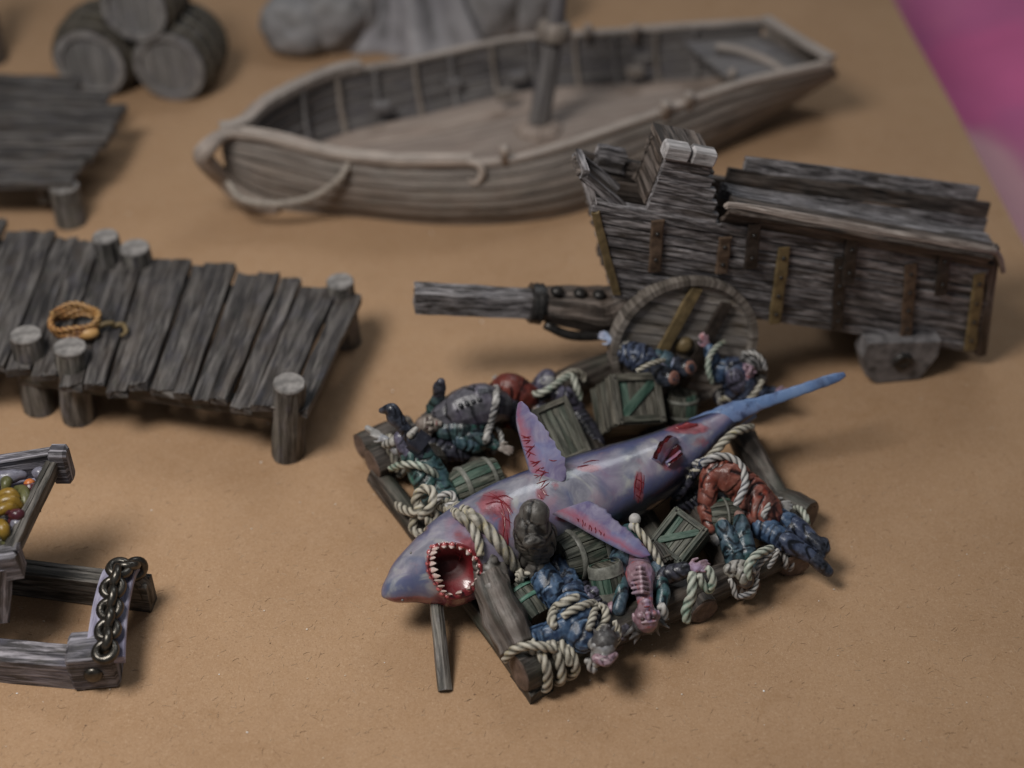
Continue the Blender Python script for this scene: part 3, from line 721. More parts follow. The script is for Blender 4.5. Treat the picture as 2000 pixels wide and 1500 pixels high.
NPL = 9; h0, h1 = .50, 2.52; dh = (h1-h0)/NPL
rw = random.Random(3)
for i in range(NPL):
    hc = h0+dh*(i+.5)
    solid(wplank(wl(aL(hc)+rw.uniform(-.03, .03), .32, hc), wl(aR(hc)+rw.uniform(-.04, .04), .32, hc), eh, dh*.89, .14+rw.uniform(0, .07), 300+i))
    wplank(wl(aL(hc), 2.02, hc), wl(aR(hc), 2.02, hc), eh, dh*.93, .14, 330+i, 'cart_dark')
for i in range(5):
    o0 = .40+i*.31; wplank(wl(-1.6, o0+.15, .45), wl(6.4, o0+.15, .45), wn, .30, .12, 350+i, 'cart_dark')
for i in range(7):
    h_ = .66+i*.27; wplank(wl(aL(h_)+.04, .35, h_), wl(aL(h_)+.04, 1.95, h_), eh, .25, .12, 360+i)
    wplank(wl(aR(h_)-.05, .35, h_), wl(aR(h_)-.05, 1.95, h_), eh, .25, .12, 370+i)
M['lip_wood'] = wood('lip_wood', (.03, .025, .022), (.19, .155, .135), (.50, .44, .40), su=.7, sv=8, bump=.8)
# flared side board with its lip, inner bench and raised far side
wplank(wl(-.2, .27, 2.50), wl(5.62, .27, 2.50), eh, .09, .16, 380, 'cart_wood', nm='rail')
d_ = (wn*-.30+eh*.42).normalized()
wplank(wl(-.22, .22, 2.55)+d_*.13, wl(5.60, .22, 2.55)+d_*.13, d_, .27, .08, 381, 'cart_dark', nm='side_board')  # darker wood paints in the shade on this down-facing flare
wplank(wl(-.26, .04, 2.80)+d_*.10, wl(5.40, .04, 2.80)+d_*.10, d_, .25, .09, 382, 'cart_dark', nm='side_board')  # upper flare board, ledge shading put into its dark wood too
mb = MB(); mb.tube([wl(-.30, .0, 2.95), wl(.0, -.02, 3.03), wl(2.5, -.03, 3.02), wl(5.0, -.02, 3.04), wl(5.55, .05, 2.95), wl(5.95, .12, 2.55)], [.06, .085, .085, .085, .085, .06], 8, k=40, jit=.12, seed=3); mb.build('side_lip', M['lip_wood'], wagon)
for k, (o0, o1, ha, hb) in enumerate(((.04, .38, 3.00, 2.98), (.40, .74, 2.97, 2.93), (.76, 1.05, 2.91, 2.86))):
    d2 = (wn*(o1-o0)+eh*(hb-ha)).normalized(); wplank(wl(-.05+.03*k, (o0+o1)/2, (ha+hb)/2-.09), wl(5.55+.1*k, (o0+o1)/2, (ha+hb)/2-.09), d2, o1-o0, .10, 390+k, 'cart_wood' if k else 'cart_dark', nm='bench_plank')
for k, (ha, hb, a0, a1) in enumerate(((2.42, 2.72, .2, 6.10), (2.74, 3.02, .25, 6.05), (3.03, 3.26, .55, 5.70))):
    d2 = (wn*.10+eh*.30).normalized(); wplank(wl(a0, 1.55+.09*k, (ha+hb)/2-.14), wl(a1, 1.62+.11*k, (ha+hb)/2+.12), d2, .31, .12, 400+k, 'cart_wood' if k != 1 else 'cart_dark', nm='far_board', notch=False)
a_, c_ = wl(aR(.48)+.02, .27, .48), wl(aR(3.0)+.10, .27, 3.02); mb = MB(); mb.plank((c_-a_).length, .20, .16, 77, 7, .05, .05, basis(a_, c_-a_, -wn)); mb.build('corner_post', M['cart_dark'], wagon)
# iron straps with rivets
def strap(pt, pb, mat, wd=.24, off=.10, lift=.0):
    a = PV(pt[0], pt[1], WO+wn*off, wn); c_ = PV(pb[0], pb[1], WO+wn*off, wn); x = (c_-a).normalized(); y = (-wn).cross(x).normalized()
    m_ = MB(); L = (c_-a).length; B_ = basis(a, x, -wn); rows = []
    for i in range(7):
        t = L*i/6; ww = wd/2*(1+.07*math.sin(i*2.1+pt[0])); z = .07+.015*math.sin(i*1.7+pt[1])
        rows.append([(t, -ww, 0), (t, ww, 0), (t, ww, z-.02), (t, ww-.025, z), (t, -ww+.025, z), (t, -ww, z-.02)])
    m_.grid(rows, True, True, M=B_); o = m_.build('strap', M[mat], wagon); n_ = max(2, int(L/.42))
    for i in range(n_):
        r_ = MB(); t = L*(i+.5)/n_; r_.ball((t, 0, .075), (.045, .045, .03), 8, M=B_); r_.build('rivet', M['iron'], o, smooth=True)
for pt, pb, mt in (((1531, 482), (1512, 628), 'brass_strap'), ((1641, 502), (1634, 640), 'dark_strap'), ((1779, 514), (1768, 655), 'rust_iron'), ((1913, 532), (1893, 680), 'brass_strap'), ((1416, 462), (1408, 530), 'rust_iron'), ((1284, 428), (1278, 528), 'rust_iron')):
    strap(pt, pb, mt, off=.13)
for pt, pb in (((1473, 434), (1465, 522)), ((1664, 462), (1655, 552)), ((1846, 486), (1836, 574))): strap(pt, pb, 'dark_strap', .25, .04)
a = wl(-2.62, .20, 2.30); c_ = wl(-1.62, .20, .62); mb = MB(); mb.plank((c_-a).length, .15, .10, 5, 7, .06, .06, basis(a, c_-a, -wn)); mb.build('edge_strap', M['brass_strap'], wagon)
# seat box
for i in range(5):
    t0 = i/5; ha = 2.46+1.20*(i+.5)/5; l_ = -1.68-.02*t0; r_ = -.24-.62*(i+.5)/5
    wplank(wl(l_, .26, ha), wl(r_, .26, ha), eh, .235, .12, 420+i, 'cart_wood', nm='seat_board', k=6, jw=.02, notch=False)
for a0, a1 in ((-1.80, -1.31), (-1.27, -.80)):
    mb = MB(); mb.box(a0, a1, .05, .36, 3.64, 3.92, bev=.035, M=WM); mb.build('seat_cap', M['seat_cap'], wagon)
for i in range(4): wplank(wl(-1.62+i*.215, .38, 3.70), wl(-1.62+i*.215, 1.30, 3.70), ea, .20, .12, 430+i, 'cart_dark', nm='seat_plank', k=6, notch=False)
for i in range(5):
    ha = 2.50+1.15*(i+.5)/5; r_ = -.28-.60*(i+.5)/5
    wplank(wl(r_, .38, ha), wl(r_, 1.30, ha), eh, .24, .1, 440+i, 'cart_dark', nm='seat_board', k=5); wplank(wl(-1.68, 1.28, ha), wl(r_, 1.28, ha), eh, .24, .1, 446+i, 'cart_dark', nm='seat_board', k=5); wplank(wl(-1.66, .38, ha), wl(-1.66, 1.30, ha), eh, .24, .1, 452+i, 'cart_dark', nm='seat_board', k=5)
# leaning footboard at the front
fd = (ea*-.94+eh*.52).normalized()
for i in range(4):
    wplank(wl(-2.12, .28+i*.15+.08, 2.44), wl(-2.12, .28+i*.15+.08, 2.44)+fd*1.10, wn, .14, .1, 460+i, 'cart_dark', nm='footboard_plank', k=5, notch=False)
for o0 in (.20, .90):
    wplank(wl(-2.05, o0, 2.40), wl(-2.05, o0, 2.40)+fd*1.15, eh, .18, .12, 465+int(o0*9), 'cart_wood', nm='footboard_frame', k=5, notch=False)
wplank(wl(-3.08, .2, 3.0), wl(-3.08, .95, 3.0), eh, .16, .12, 470, 'cart_wood', nm='footboard_frame', k=5, notch=False)
wplank(wl(-2.3, 1.95, 2.50), wl(-1.7, 1.95, 2.50), eh, .5, .12, 471, 'cart_wood', nm='far_board', k=5)
# wheel
M['rim_wood'] = wood('rim_wood', (.02, .017, .014), (.10, .085, .072), (.30, .265, .235), su=.6, sv=5, bump=.7)
RW = 1.48
wheel = thing('wheel', None, None, V()); wheel.parent = wagon; wheel.location = WO-root_loc(wagon)
WM0 = WM; WM = WM0 @ Matrix.Translation((0, -.12, -.13)) @ Matrix.Rotation(R(-8), 4, 'X')
cuts = [-RW*.96, -.95, -.56, -.12, .34, .78, 1.12, RW*.96]
for i in range(7):
    lo, hi = cuts[i]+.012, cuts[i+1]-.012; m_ = MB(); rr = random.Random(i); rows = []; z0 = -.02+rr.uniform(-.02, .02)
    xs0 = math.sqrt(RW*RW*.93-lo*lo); xs1 = math.sqrt(RW*RW*.93-hi*hi)
    for k in range(9):
        t = -1+2*k/8; ra, rb = lo+rr.uniform(-.01, .01), hi+rr.uniform(-.01, .01); g = rr.uniform(-.015, .015)
        rows.append([(xs0*t, .18, ra), (xs1*t, .18, rb), (xs1*t, z0+.02, rb), (xs1*t*.5+xs0*t*.5, z0+g, (ra+rb)/2+.03), (xs0*t*.6+xs1*t*.4, z0+.025+g, (ra+rb)/2-.02), (xs0*t, z0+.01, ra)])
    m_.grid(rows, True, True, M=WM); solid(m_.build('plank', M['wheel_wood'], wheel))
WHM = WM @ Matrix.Rotation(-math.pi/2, 4, 'X')
def whl(prof, nm, mat, n=48):
    m_ = MB(); rows = [[(r_*math.cos(2*math.pi*j/n), y_, r_*math.sin(2*math.pi*j/n)) for j in range(n)] for y_, r_ in prof]; rows.append(rows[0])
    m_.grid(rows, True, False, M=WM); return m_.build(nm, M[mat], wheel, smooth=True, autosmooth=40)
whl([(.22, RW-.17), (-.08, RW-.17), (-.13, RW-.12), (-.12, RW), (.20, RW+.01), (.24, RW-.04)], 'rim', 'rim_wood')
mb = MB(); n = 20; rows = [[(r_*math.cos(2*math.pi*j/n), y_, r_*math.sin(2*math.pi*j/n)) for j in range(n)] for y_, r_ in ((.05, .20), (-.04, .19), (-.05, .15), (-.11, .135), (-.14, .10), (-.15, .03))]
mb.grid(rows, True, True, M=WM); mb.build('hub', M['brass_strap'], wheel, smooth=True)
def wstrap(a0, h0_, a1, h1_, mat, wd):
    a = WM @ V((a0, -.04, h0_)); c_ = WM @ V((a1, -.04, h1_)); m_ = MB(); m_.plank((c_-a).length, wd, .08, 7, 7, .06, .06, basis(a, c_-a, -(WM.to_3x3() @ V((0, 1, 0))))); m_.build('strap', M[mat], wheel)
wstrap(-.18, 1.24, -.60, -1.15, 'brass_strap', .24); wstrap(.52, 1.02, .16, -1.25, 'dark_strap', .24)
WM = WM0
# rear blocks, axle and tongue
def rear_block(o0, o1):
    fx = Matrix(((wu.x, wn.x, 0, Bg.x), (wu.y, wn.y, 0, Bg.y), (0, 0, 1, 0), (0, 0, 0, 1)))
    out = [(-.80, 1.14), (.80, 1.00), (.82, .62), (.52, .02), (-.44, .02), (-.66, .22), (-.86, .78)]
    m_ = MB(); rows = []
    for y_, k in ((o0, .96), (o0+.04, 1), (o1-.04, 1), (o1, .97)): rows.append([(x*k, y_, .55+(z-.55)*k) for x, z in out])
    m_.grid(rows, True, True, M=fx); o = m_.build('rear_block', M['block_wood'], wagon)
    m_ = MB(); n = 16; m_.grid([[(.05+r_*math.cos(2*math.pi*j/n), y_, .56+r_*math.sin(2*math.pi*j/n)) for j in range(n)] for y_, r_ in ((o0+.03, .22), (o0-.05, .21), (o0-.08, .12), (o0-.05, .08))], True, True, M=fx); m_.build('boss', M['iron'], o, smooth=True)
rear_block(-.12, .34); rear_block(1.8, 2.2)
mb = MB(); mb.tube([wl(0, .05, 0), wl(0, 2.1, 0)], .2, 10); mb.build('axle', M['cart_dark'], wagon)
mb = MB(); mb.box(-.3, .3, .5, 1.8, .0, .5, bev=.04, M=WM); mb.build('bolster', M['cart_dark'], wagon)
t0, t1, t2, t3 = PV(803, 581, WO+wn*1.05, wn), PV(1042, 592, WO+wn*1.05, wn), PV(1190, 605, WO+wn*1.05, wn), wl(-.5, 1.05, .4)
mb = MB(); L = (t1-t0).length; mb.plank(L, .42, .50, 91, 9, .03, .04, basis(t0-V((0, 0, .25)), t1-t0, (0, 0, 1))); mb.build('tongue', M['cart_wood'], wagon)
mb = MB(); mb.tube([t1, t1.lerp(t2, .12), t1.lerp(t2, .45), t2, t3], [.30, .42, .50, .44, .34], 8, k=16, jit=.08, seed=2); mb.build('tongue_block', M['cart_dark'], wagon)
mb = MB(); mb.tube([t1-(t2-t1)*.05, t1+(t2-t1)*.1], [.40, .42], 12, jit=.05); mb.build('collar', M['iron'], wagon, smooth=True, autosmooth=40)
mb = MB(); mb.tube([t1.lerp(t2, .15)+V((0, -.35, -.25)), t1.lerp(t2, .5)+V((0, -.4, -.42)), t2+V((0, -.38, -.3)), t2+V((.4, -.3, .1))], [.09, .1, .1, .09], 8); mb.build('iron_bow', M['iron'], wagon, smooth=True)
for f in (.3, .6, .85):
    mb = MB(); mb.ball(t1.lerp(t2, f)+V((0, -.1, .42)), (.14, .14, .1), 10); mb.build('bolt', M['iron'], wagon, smooth=True)

# ------------------------------------------------------------------ market barrow at the left edge
barrow = thing('market_barrow', 'grey market barrow with a tilted fruit tray, its end draped with chain', 'barrow', P(60, 1290, 0))
def bbeam(a, c_, w_, h_, nm, mat, seed, parent=None, k=7):
    a, c_ = V(a), V(c_); m_ = MB(); m_.plank((c_-a).length, w_, h_, seed, k, .03, .04, basis(a-V((0, 0, h_/2)), c_-a, (0, 0, 1))); return m_.build(nm, M[mat], parent or barrow)
E_ = P(188, 1348, 0); S0 = P(-260, 1264, .30)
bbeam(S0, P(168, 1302, .32), .46, .62, 'shaft', 'market_wood', 1)
F0 = P(-200, 1095, .35); F1 = P(292, 1158, .33)
bbeam(F0, F1, .34, .64, 'shaft', 'market_dark', 2)
mb = MB(); Mb = Matrix.Translation(E_) @ Matrix.Rotation(R(6), 4, 'Z'); mb.box(-.37, .40, .0, .62, .0, .80, bev=.05, M=Mb); o = mb.build('end_block', M['market_wood'], barrow)
mb = MB(); n = 18; mb.grid([[(.03+r_*math.cos(2*math.pi*j/n), y_, .40+r_*math.sin(2*math.pi*j/n)) for j in range(n)] for y_, r_ in ((.04, .16), (-.03, .155), (-.07, .11), (-.085, .03))], True, True, M=Mb); mb.build('bolt', M['gunmetal'], o, smooth=True)
# curved cross piece between the shaft ends (lilac top, dark underside)
path = smooth_path([P(207, 1284, .74), P(211, 1235, .80), P(218, 1180, .90), P(229, 1132, 1.0), P(238, 1112, .98), P(252, 1114, .82)], 20)
rows = []
for i, p in enumerate(path):
    t = i/19; wl_, wr_ = .33-.05*t, .29-.05*t
    rows.append([p+V((-wl_, 0, .02)), p+V((-wl_*.5, 0, .0)), p+V((wr_*.6, 0, .0)), p+V((wr_, 0, .03)), p+V((wr_+.02, 0, .0)), p+V((wr_, 0, -.14)), p+V((-wl_, 0, -.14))])
mb = MB(); mb.grid(rows, True, True); solid(mb.build('cross_piece', M['lilac_wood'], barrow))
mb = MB(); mb.tube([F1+V((-.50, .0, .32)), F1+V((-.28, 0, .44)), F1+V((-.10, 0, .24)), F1+V((-.08, 0, -.18))], [.13, .16, .16, .15], 10, jit=.05); mb.build('shaft_horn', M['market_dark'], barrow, smooth=True)
# tray
TA, TB = P(118, 905, 2.25), P(18, 1092, 2.15); ldir = (P(-60, 930, 2.25)-TA).normalized()
bbeam(TA+ldir*4.2, TA-ldir*.12, .22, .62, 'tray_rail', 'market_wood', 11)
bbeam(TA+V((-.08, -.12, .08)), TB+V((.02, .1, .08)), .20, .26, 'tray_rail', 'market_dark', 12)
bbeam(TB+ldir*4.2+V((0, 0, -.05)), TB-ldir*.14+V((0, 0, -.05)), .34, .50, 'tray_rail', 'market_wood', 13)
bbeam(TB+V((.02, .02, .1)), TB+V((-.28, -.12, -1.1)), .32, .34, 'corner_post', 'market_wood', 14)
mb = MB(); mb.box(-.16, .16, -.18, .14, -.36, .36, bev=.05, M=Matrix.Translation(TA-ldir*.02)); mb.build('corner_post', M['market_wood'], barrow)
for i in range(7):
    f = (i+.5)/7; a = TA.lerp(TB, f); bbeam(a+ldir*4.0+V((0, 0, -.18)), a+ldir*.10+V((0, 0, -.18)), .30, .08, 'tray_board', 'lilac_wood' if i < 2 else 'market_dark', 20+i)
for f in (.2, .8):
    a = TA.lerp(TB, f)+ldir*2.6; bbeam(V((a.x, a.y, 0)), a+V((0, 0, -.2)), .4, .4, 'tray_post', 'market_dark', 30+int(f*10))
# chain over the cross piece
chain = thing('chain', 'heavy gunmetal chain draped over the curved end piece of the market barrow', 'chain', P(205, 1270, .8))
cpath = smooth_path([P(206, 1284, .84), P(209, 1250, .90), P(213, 1215, .96), P(217, 1180, 1.03), P(222, 1145, 1.12), P(231, 1112, 1.16), P(250, 1103, 1.08), P(270, 1116, .86)], 12)
for i in range(11):
    p0, p1 = cpath[i], cpath[i+1]; d = (p1-p0); L = d.length*.80; d.normalize()
    side = d.cross(V((0, -.5, .8))).normalized(); upv = side.cross(d).normalized()
    lat = side if i % 2 == 0 else (upv*.85+side*.35).normalized()
    wl2 = .155; c_ = (p0+p1)/2+upv*.03; loop = []
    for j in range(20):
        a = 2*math.pi*j/20; cx = math.cos(a); sx = math.sin(a)
        loop.append(c_+d*(cx*wl2+(1 if cx > 0 else -1)*max(0, L-wl2)*.72)+lat*sx*wl2)
    m_ = MB(); rows = []
    for j in range(20):
        t_ = (loop[(j+1) % 20]-loop[j-1]).normalized(); o_ = (loop[j]-c_).normalized(); o_ = (o_-t_*o_.dot(t_)).normalized(); n_ = t_.cross(o_)
        rows.append([loop[j]+(o_*math.cos(2*math.pi*k/8)+n_*math.sin(2*math.pi*k/8))*.078*(1+.06*math.sin(j+i)) for k in range(8)])
    rows.append(rows[0]); m_.grid(rows, True, False); m_.build('link', M['gunmetal'], chain, smooth=True)
# fruit in the tray
M['yellow'] = paint('yellow_fruit', (.215, .125, .016), (.38, .26, .05), (.03, .014, .006), tint=(.13, .11, .02), rough=.35, scale=3, point=False)
M['green_fruit'] = paint('green_fruit', (.085, .085, .03), (.22, .20, .07), (.012, .012, .008), tint=(.20, .13, .03), rough=.4, scale=3, point=False)
M['orange_fruit'] = plain('orange_fruit', (.48, .15, .04), .35)
M['dark_fruit'] = paint('dark_fruit', (.055, .012, .020), (.20, .07, .07), (.01, .003, .005), tint=(.22, .05, .03), rough=.3, scale=4, point=False)
M['grey_fish'] = paint('grey_fish', (.15, .145, .185), (.42, .42, .47), (.05, .05, .06), rough=.3, scale=4, point=False)
FG = 'produce heaped in the tray of the market barrow'
def fruit(nm, pts, rad, mat, label, z=2.2, n=12):
    m_ = MB(); q_ = [P(x, y, z+dz) for x, y, dz in pts]
    if len(q_) == 1: m_.ball(q_[0], rad[0], 14)
    else: m_.tube(q_, rad, n, k=12)
    o = m_.build(nm, M[mat], None, smooth=True); tag(o, label, 'fish' if nm == 'fish' else 'fruit', FG); return o
fruit('banana', [(-6, 985, .15), (4, 968, .25), (22, 964, .28), (38, 976, .18)], [.04, .095, .10, .05], 'yellow', 'uppermost yellow banana curving over the heap in the market tray')
fruit('banana', [(-8, 998, .18), (4, 982, .30), (24, 977, .30), (43, 992, .15)], [.04, .10, .105, .05], 'yellow', 'middle yellow banana with a dark bruised end in the market tray')
fruit('banana', [(-10, 1010, .18), (2, 997, .30), (20, 991, .28), (36, 1000, .14)], [.04, .095, .10, .05], 'yellow', 'lowest yellow banana of the bunch in the market tray')
fruit('gourd', [(14, 931, .12), (12, 945, .22), (9, 962, .1)], [.07, .10, .06], 'green_fruit', 'upright olive green gourd with an orange tip at the back of the tray')
fruit('gourd', [(30, 955, .05), (46, 960, .15), (50, 985, .1), (44, 1000, 0)], [.06, .10, .11, .05], 'green_fruit', 'olive brown gourd beside the bananas near the right tray rail')
fruit('plum', [(20, 1002, .2), (34, 1006, .22), (44, 1004, .1)], [.08, .11, .07], 'dark_fruit', 'dark purple plum under the bananas in the market tray')
fruit('pepper', [(-4, 994, .2), (14, 998, .28), (26, 1000, .16)], [.06, .08, .05], 'dark_fruit', 'thin dark red pepper lying across the bananas in the tray')
fruit('berry', [(58, 946, .12)], [.10], 'orange_fruit', 'single bright orange berry at the back corner of the tray')
fruit('berry', [(60, 955, .05)], [.15], 'dark_fruit', 'dark berry right beneath the orange one in the tray')
fruit('melon', [(2, 1020, .2), (6, 1035, .25), (12, 1052, .1)], [.07, .12, .07], 'yellow', 'yellow and green melon at the front of the market tray')
fruit('plum', [(22, 1014, .1), (27, 1016, .1)], [.08, .09], 'dark_fruit', 'dull brown plum in front of the pepper in the tray')
fruit('pebble_fruit', [(33, 1024, .1)], [.11], 'grey_fish', 'small shiny grey fruit against the right rail of the tray')
fruit('pebble_fruit', [(28, 1042, 0.05)], [.10], 'grey_fish', 'dull grey fruit lowest beside the right rail of the tray')
fruit('melon', [(14, 1058, .0), (20, 1072, .0)], [.11, .09], 'green_fruit', 'dark green melon in the near corner of the tray')
fruit('fish', [(-20, 936, .12), (10, 933, .18), (38, 928, .16), (52, 930, .1)], [.12, .13, .12, .06], 'grey_fish', 'pale silvery fish along the back rail of the market tray')
fruit('fish', [(66, 930, .1), (76, 925, .12), (88, 932, .05)], [.08, .13, .08], 'grey_fish', 'short grey fish in the far corner of the market tray')
for i in range(14):
    rr = random.Random(i); t = rr.random(); a = TA.lerp(TB, .12+.8*t)+ldir*rr.uniform(.15, .55); r_ = rr.uniform(.06, .11)
    m_ = MB(); m_.ball(a+V((0, 0, -.05)), r_, 10); o = m_.build('berry', M['dark_fruit' if i % 3 else 'grey_fish'], None, smooth=True); tag(o, 'tiny dark berry among the loose ones along the right tray rail', 'fruit', 'loose berries by the right tray rail')
# ------------------------------------------------------------------ sculpted pieces: capsules and ellipsoids fused into one continuous skin
bpy.context.view_layer.update()
def ellip(mb, c, axes, r, n=14):
    Mx = Matrix(((axes[0].x, axes[1].x, axes[2].x, c[0]), (axes[0].y, axes[1].y, axes[2].y, c[1]), (axes[0].z, axes[1].z, axes[2].z, c[2]), (0, 0, 0, 1)))
    mb.ball((0, 0, 0), r, n, M=Mx)
def capsule(mb, a, b, ra, rb, n=12):
    a, b = V(a), V(b)
    if (b-a).length < 1e-4: mb.ball(a, ra, n); return
    d = (b-a).normalized(); pts = []
    T = d; N = d.orthogonal().normalized(); B = T.cross(N); rows = []
    for t in (-.97, -.8, -.5, 0): rows.append((a+d*ra*t, ra*math.sqrt(1-t*t)))
    for t in (0, .5, .8, .97): rows.append((b+d*rb*t, rb*math.sqrt(1-t*t)))
    mb.grid([[p+(N*math.cos(2*math.pi*j/n)+B*math.sin(2*math.pi*j/n))*r for j in range(n)] for p, r in rows], True, True)
def sculpt(name, polys, mat, parent=None, voxel=.022, folds=(0, .2), ells=(), sm=4, seed=0, rough=.009, cut=None):
    "polys: lists of (point, radius); ells: (centre, axes, radii)"
    mb = MB()
    for pl in polys:
        for (a, ra), (b_, rb) in zip(pl, pl[1:]): capsule(mb, a, b_, ra, rb)
        if len(pl) == 1: mb.ball(pl[0][0], pl[0][1], 12)
    for c, ax, r in ells: ellip(mb, c, ax, r)
    me = bpy.data.meshes.new('tmp'); me.from_pydata(mb.v, [], mb.f); ob = bpy.data.objects.new('tmp', me); COL.objects.link(ob)
    md = ob.modifiers.new('r', 'REMESH'); md.mode = 'VOXEL'; md.voxel_size = voxel
    sd = ob.modifiers.new('s', 'SMOOTH'); sd.iterations = sm; sd.factor = .5
    dg = bpy.context.evaluated_depsgraph_get(); ev = ob.evaluated_get(dg); m2 = bpy.data.meshes.new_from_object(ev)
    bpy.data.objects.remove(ob); bpy.data.meshes.remove(me)
    n = len(m2.vertices); co = np.empty(n*3, np.float32); m2.vertices.foreach_get('co', co); co = co.reshape(-1, 3).astype(np.float64)
    nr = np.empty(n*3, np.float32); m2.vertices.foreach_get('normal', nr); nr = nr.reshape(-1, 3)
    x, y, z = co.T
    ns = (np.sin(x*9+1.7*np.sin(y*7+seed)+seed)+np.sin(y*11+1.3*np.sin(z*8)+seed*2)+np.sin(z*10+1.5*np.sin(x*9+.5)))/3
    disp = rough*ns; fv = np.zeros(n); rv = np.zeros(n)
    if folds[0] and polys:
        best = np.full(n, 1e9); ph = np.zeros(n); rl = np.zeros(n); k = 0
        for pl in polys:
            L0 = seed*.37
            for (a, ra), (b_, rb) in zip(pl, pl[1:]):
                a, b_ = np.array(a), np.array(b_); d = b_-a; L = np.linalg.norm(d)
                if L < 1e-5: continue
                t = np.clip(((co-a)@d)/(L*L), 0, 1); q = co-a-t[:, None]*d; dist = np.linalg.norm(q, axis=1)-(ra+(rb-ra)*t)
                u = np.cross(d/L, [.31, .52, .79]); u /= np.linalg.norm(u); w_ = np.cross(d/L, u); an = np.arctan2(q@w_, q@u)
                tt = (L0+t*L)/folds[1]+.34*np.sin(an*2+k+seed)+.30*np.sin(an+seed*1.9+L0*3)+.16*np.sin(an*3+L0*5)+.12*ns
                s = dist < best; best[s] = dist[s]; ph[s] = tt[s]; rl[s] = (ra+(rb-ra)*t)[s]; L0 += L; k += 1.3
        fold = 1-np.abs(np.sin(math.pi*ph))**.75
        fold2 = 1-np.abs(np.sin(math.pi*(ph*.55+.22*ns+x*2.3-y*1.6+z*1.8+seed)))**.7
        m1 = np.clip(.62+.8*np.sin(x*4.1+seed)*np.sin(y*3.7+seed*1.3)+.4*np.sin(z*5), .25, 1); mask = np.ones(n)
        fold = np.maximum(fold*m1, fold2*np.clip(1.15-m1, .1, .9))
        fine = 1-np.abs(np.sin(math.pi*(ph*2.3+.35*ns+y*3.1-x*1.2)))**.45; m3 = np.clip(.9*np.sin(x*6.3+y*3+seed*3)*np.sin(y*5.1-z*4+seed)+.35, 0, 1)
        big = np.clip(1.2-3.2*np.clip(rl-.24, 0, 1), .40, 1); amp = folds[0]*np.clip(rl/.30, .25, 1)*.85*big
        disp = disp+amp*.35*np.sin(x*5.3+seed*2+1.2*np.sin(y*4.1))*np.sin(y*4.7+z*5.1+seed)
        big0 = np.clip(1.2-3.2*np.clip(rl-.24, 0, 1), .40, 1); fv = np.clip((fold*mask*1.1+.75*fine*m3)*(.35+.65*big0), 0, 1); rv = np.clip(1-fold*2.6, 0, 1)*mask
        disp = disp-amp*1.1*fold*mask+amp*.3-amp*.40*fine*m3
    co = co+nr*disp[:, None]
    if cut is not None: co = cut(co, nr)
    c = co.mean(axis=0); co = co-c
    m2.vertices.foreach_set('co', co.astype(np.float32).ravel()); m2.materials.clear(); m2.materials.append(M[mat]); m2.polygons.foreach_set('use_smooth', [True]*len(m2.polygons)); m2.update()
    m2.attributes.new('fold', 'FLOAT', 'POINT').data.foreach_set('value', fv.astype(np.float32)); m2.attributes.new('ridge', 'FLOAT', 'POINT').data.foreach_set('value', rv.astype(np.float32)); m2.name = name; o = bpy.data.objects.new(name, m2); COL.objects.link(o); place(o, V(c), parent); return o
def pp(*pts):
    "pixel polyline (x, y, z, r) -> world capsule chain"
    return [(P(a[0], a[1], a[2]), a[3]) for a in pts]
def grow(pl, k, add=0.0): return [(p, r*k+add) for p, r in pl]
def hand(wr, d, n_, k=1.0, curl=.5, spread=1.0, flip=1):
    "palm, four bent fingers of unequal length, thumb from the side of the palm; n_ = back of the hand"
    wr, d, n_ = V(wr), V(d).normalized(), V(n_); s = d.cross(n_).normalized()*flip; n_ = (s.cross(d)*flip).normalized()
    ells = [(wr+d*.115*k, (s, d, n_), (.085*k, .115*k, .042*k))]; pol = []
    for i, (o_, L) in enumerate(((-.066, .125), (-.022, .155), (.022, .145), (.066, .11))):
        r0 = .026*k; b0_ = wr+d*.19*k+s*o_*k; dr = (d+s*o_*2.6*spread).normalized(); c1 = curl*(1+.25*math.sin(i*2.1))
        p1 = b0_+dr*L*.45*k; d1 = (dr-n_*c1*.7).normalized(); p2 = p1+d1*L*.35*k; d2 = (d1-n_*c1).normalized(); p3 = p2+d2*L*.32*k
        pol.append([(b0_, r0*1.1), (p1, r0*1.05), (p2, r0*.95), (p3, r0*.8)])
    t0_ = wr+d*.06*k-s*.065*k; t1_ = t0_+(d*.6-s*.8-n_*.2).normalized()*.085*k; t2_ = t1_+(d*.9-s*.25-n_*.3).normalized()*.075*k
    pol.append([(t0_, .036*k), (t1_, .030*k), (t2_, .024*k)])
    return pol, ells
def head(c, f, u, k=1.0):
    c, f, u = V(c), V(f).normalized(), V(u); s = f.cross(u).normalized(); u = s.cross(f).normalized(); ax = (s, f, u)
    e = [(c+u*.03*k-f*.01*k, ax, (.165*k, .20*k, .195*k)), (c-u*.10*k+f*.05*k, ax, (.115*k, .125*k, .125*k)), (c+f*.195*k-u*.02*k, ax, (.030*k, .05*k, .062*k)), (c+f*.21*k-u*.055*k, ax, (.042*k, .035*k, .028*k)),
         (c+f*.165*k+u*.062*k, ax, (.115*k, .034*k, .026*k)), (c+f*.155*k-u*.12*k, ax, (.06*k, .034*k, .018*k)), (c+f*.150*k-u*.155*k, ax, (.052*k, .036*k, .018*k)), (c+f*.14*k-u*.20*k, ax, (.055*k, .045*k, .042*k)),
         (c+f*.11*k-u*.03*k+s*.09*k, ax, (.05*k, .06*k, .05*k)), (c+f*.11*k-u*.03*k-s*.09*k, ax, (.05*k, .06*k, .05*k)), (c+s*.165*k, ax, (.026*k, .045*k, .065*k)), (c-s*.165*k, ax, (.026*k, .045*k, .065*k))]
    return e, ax
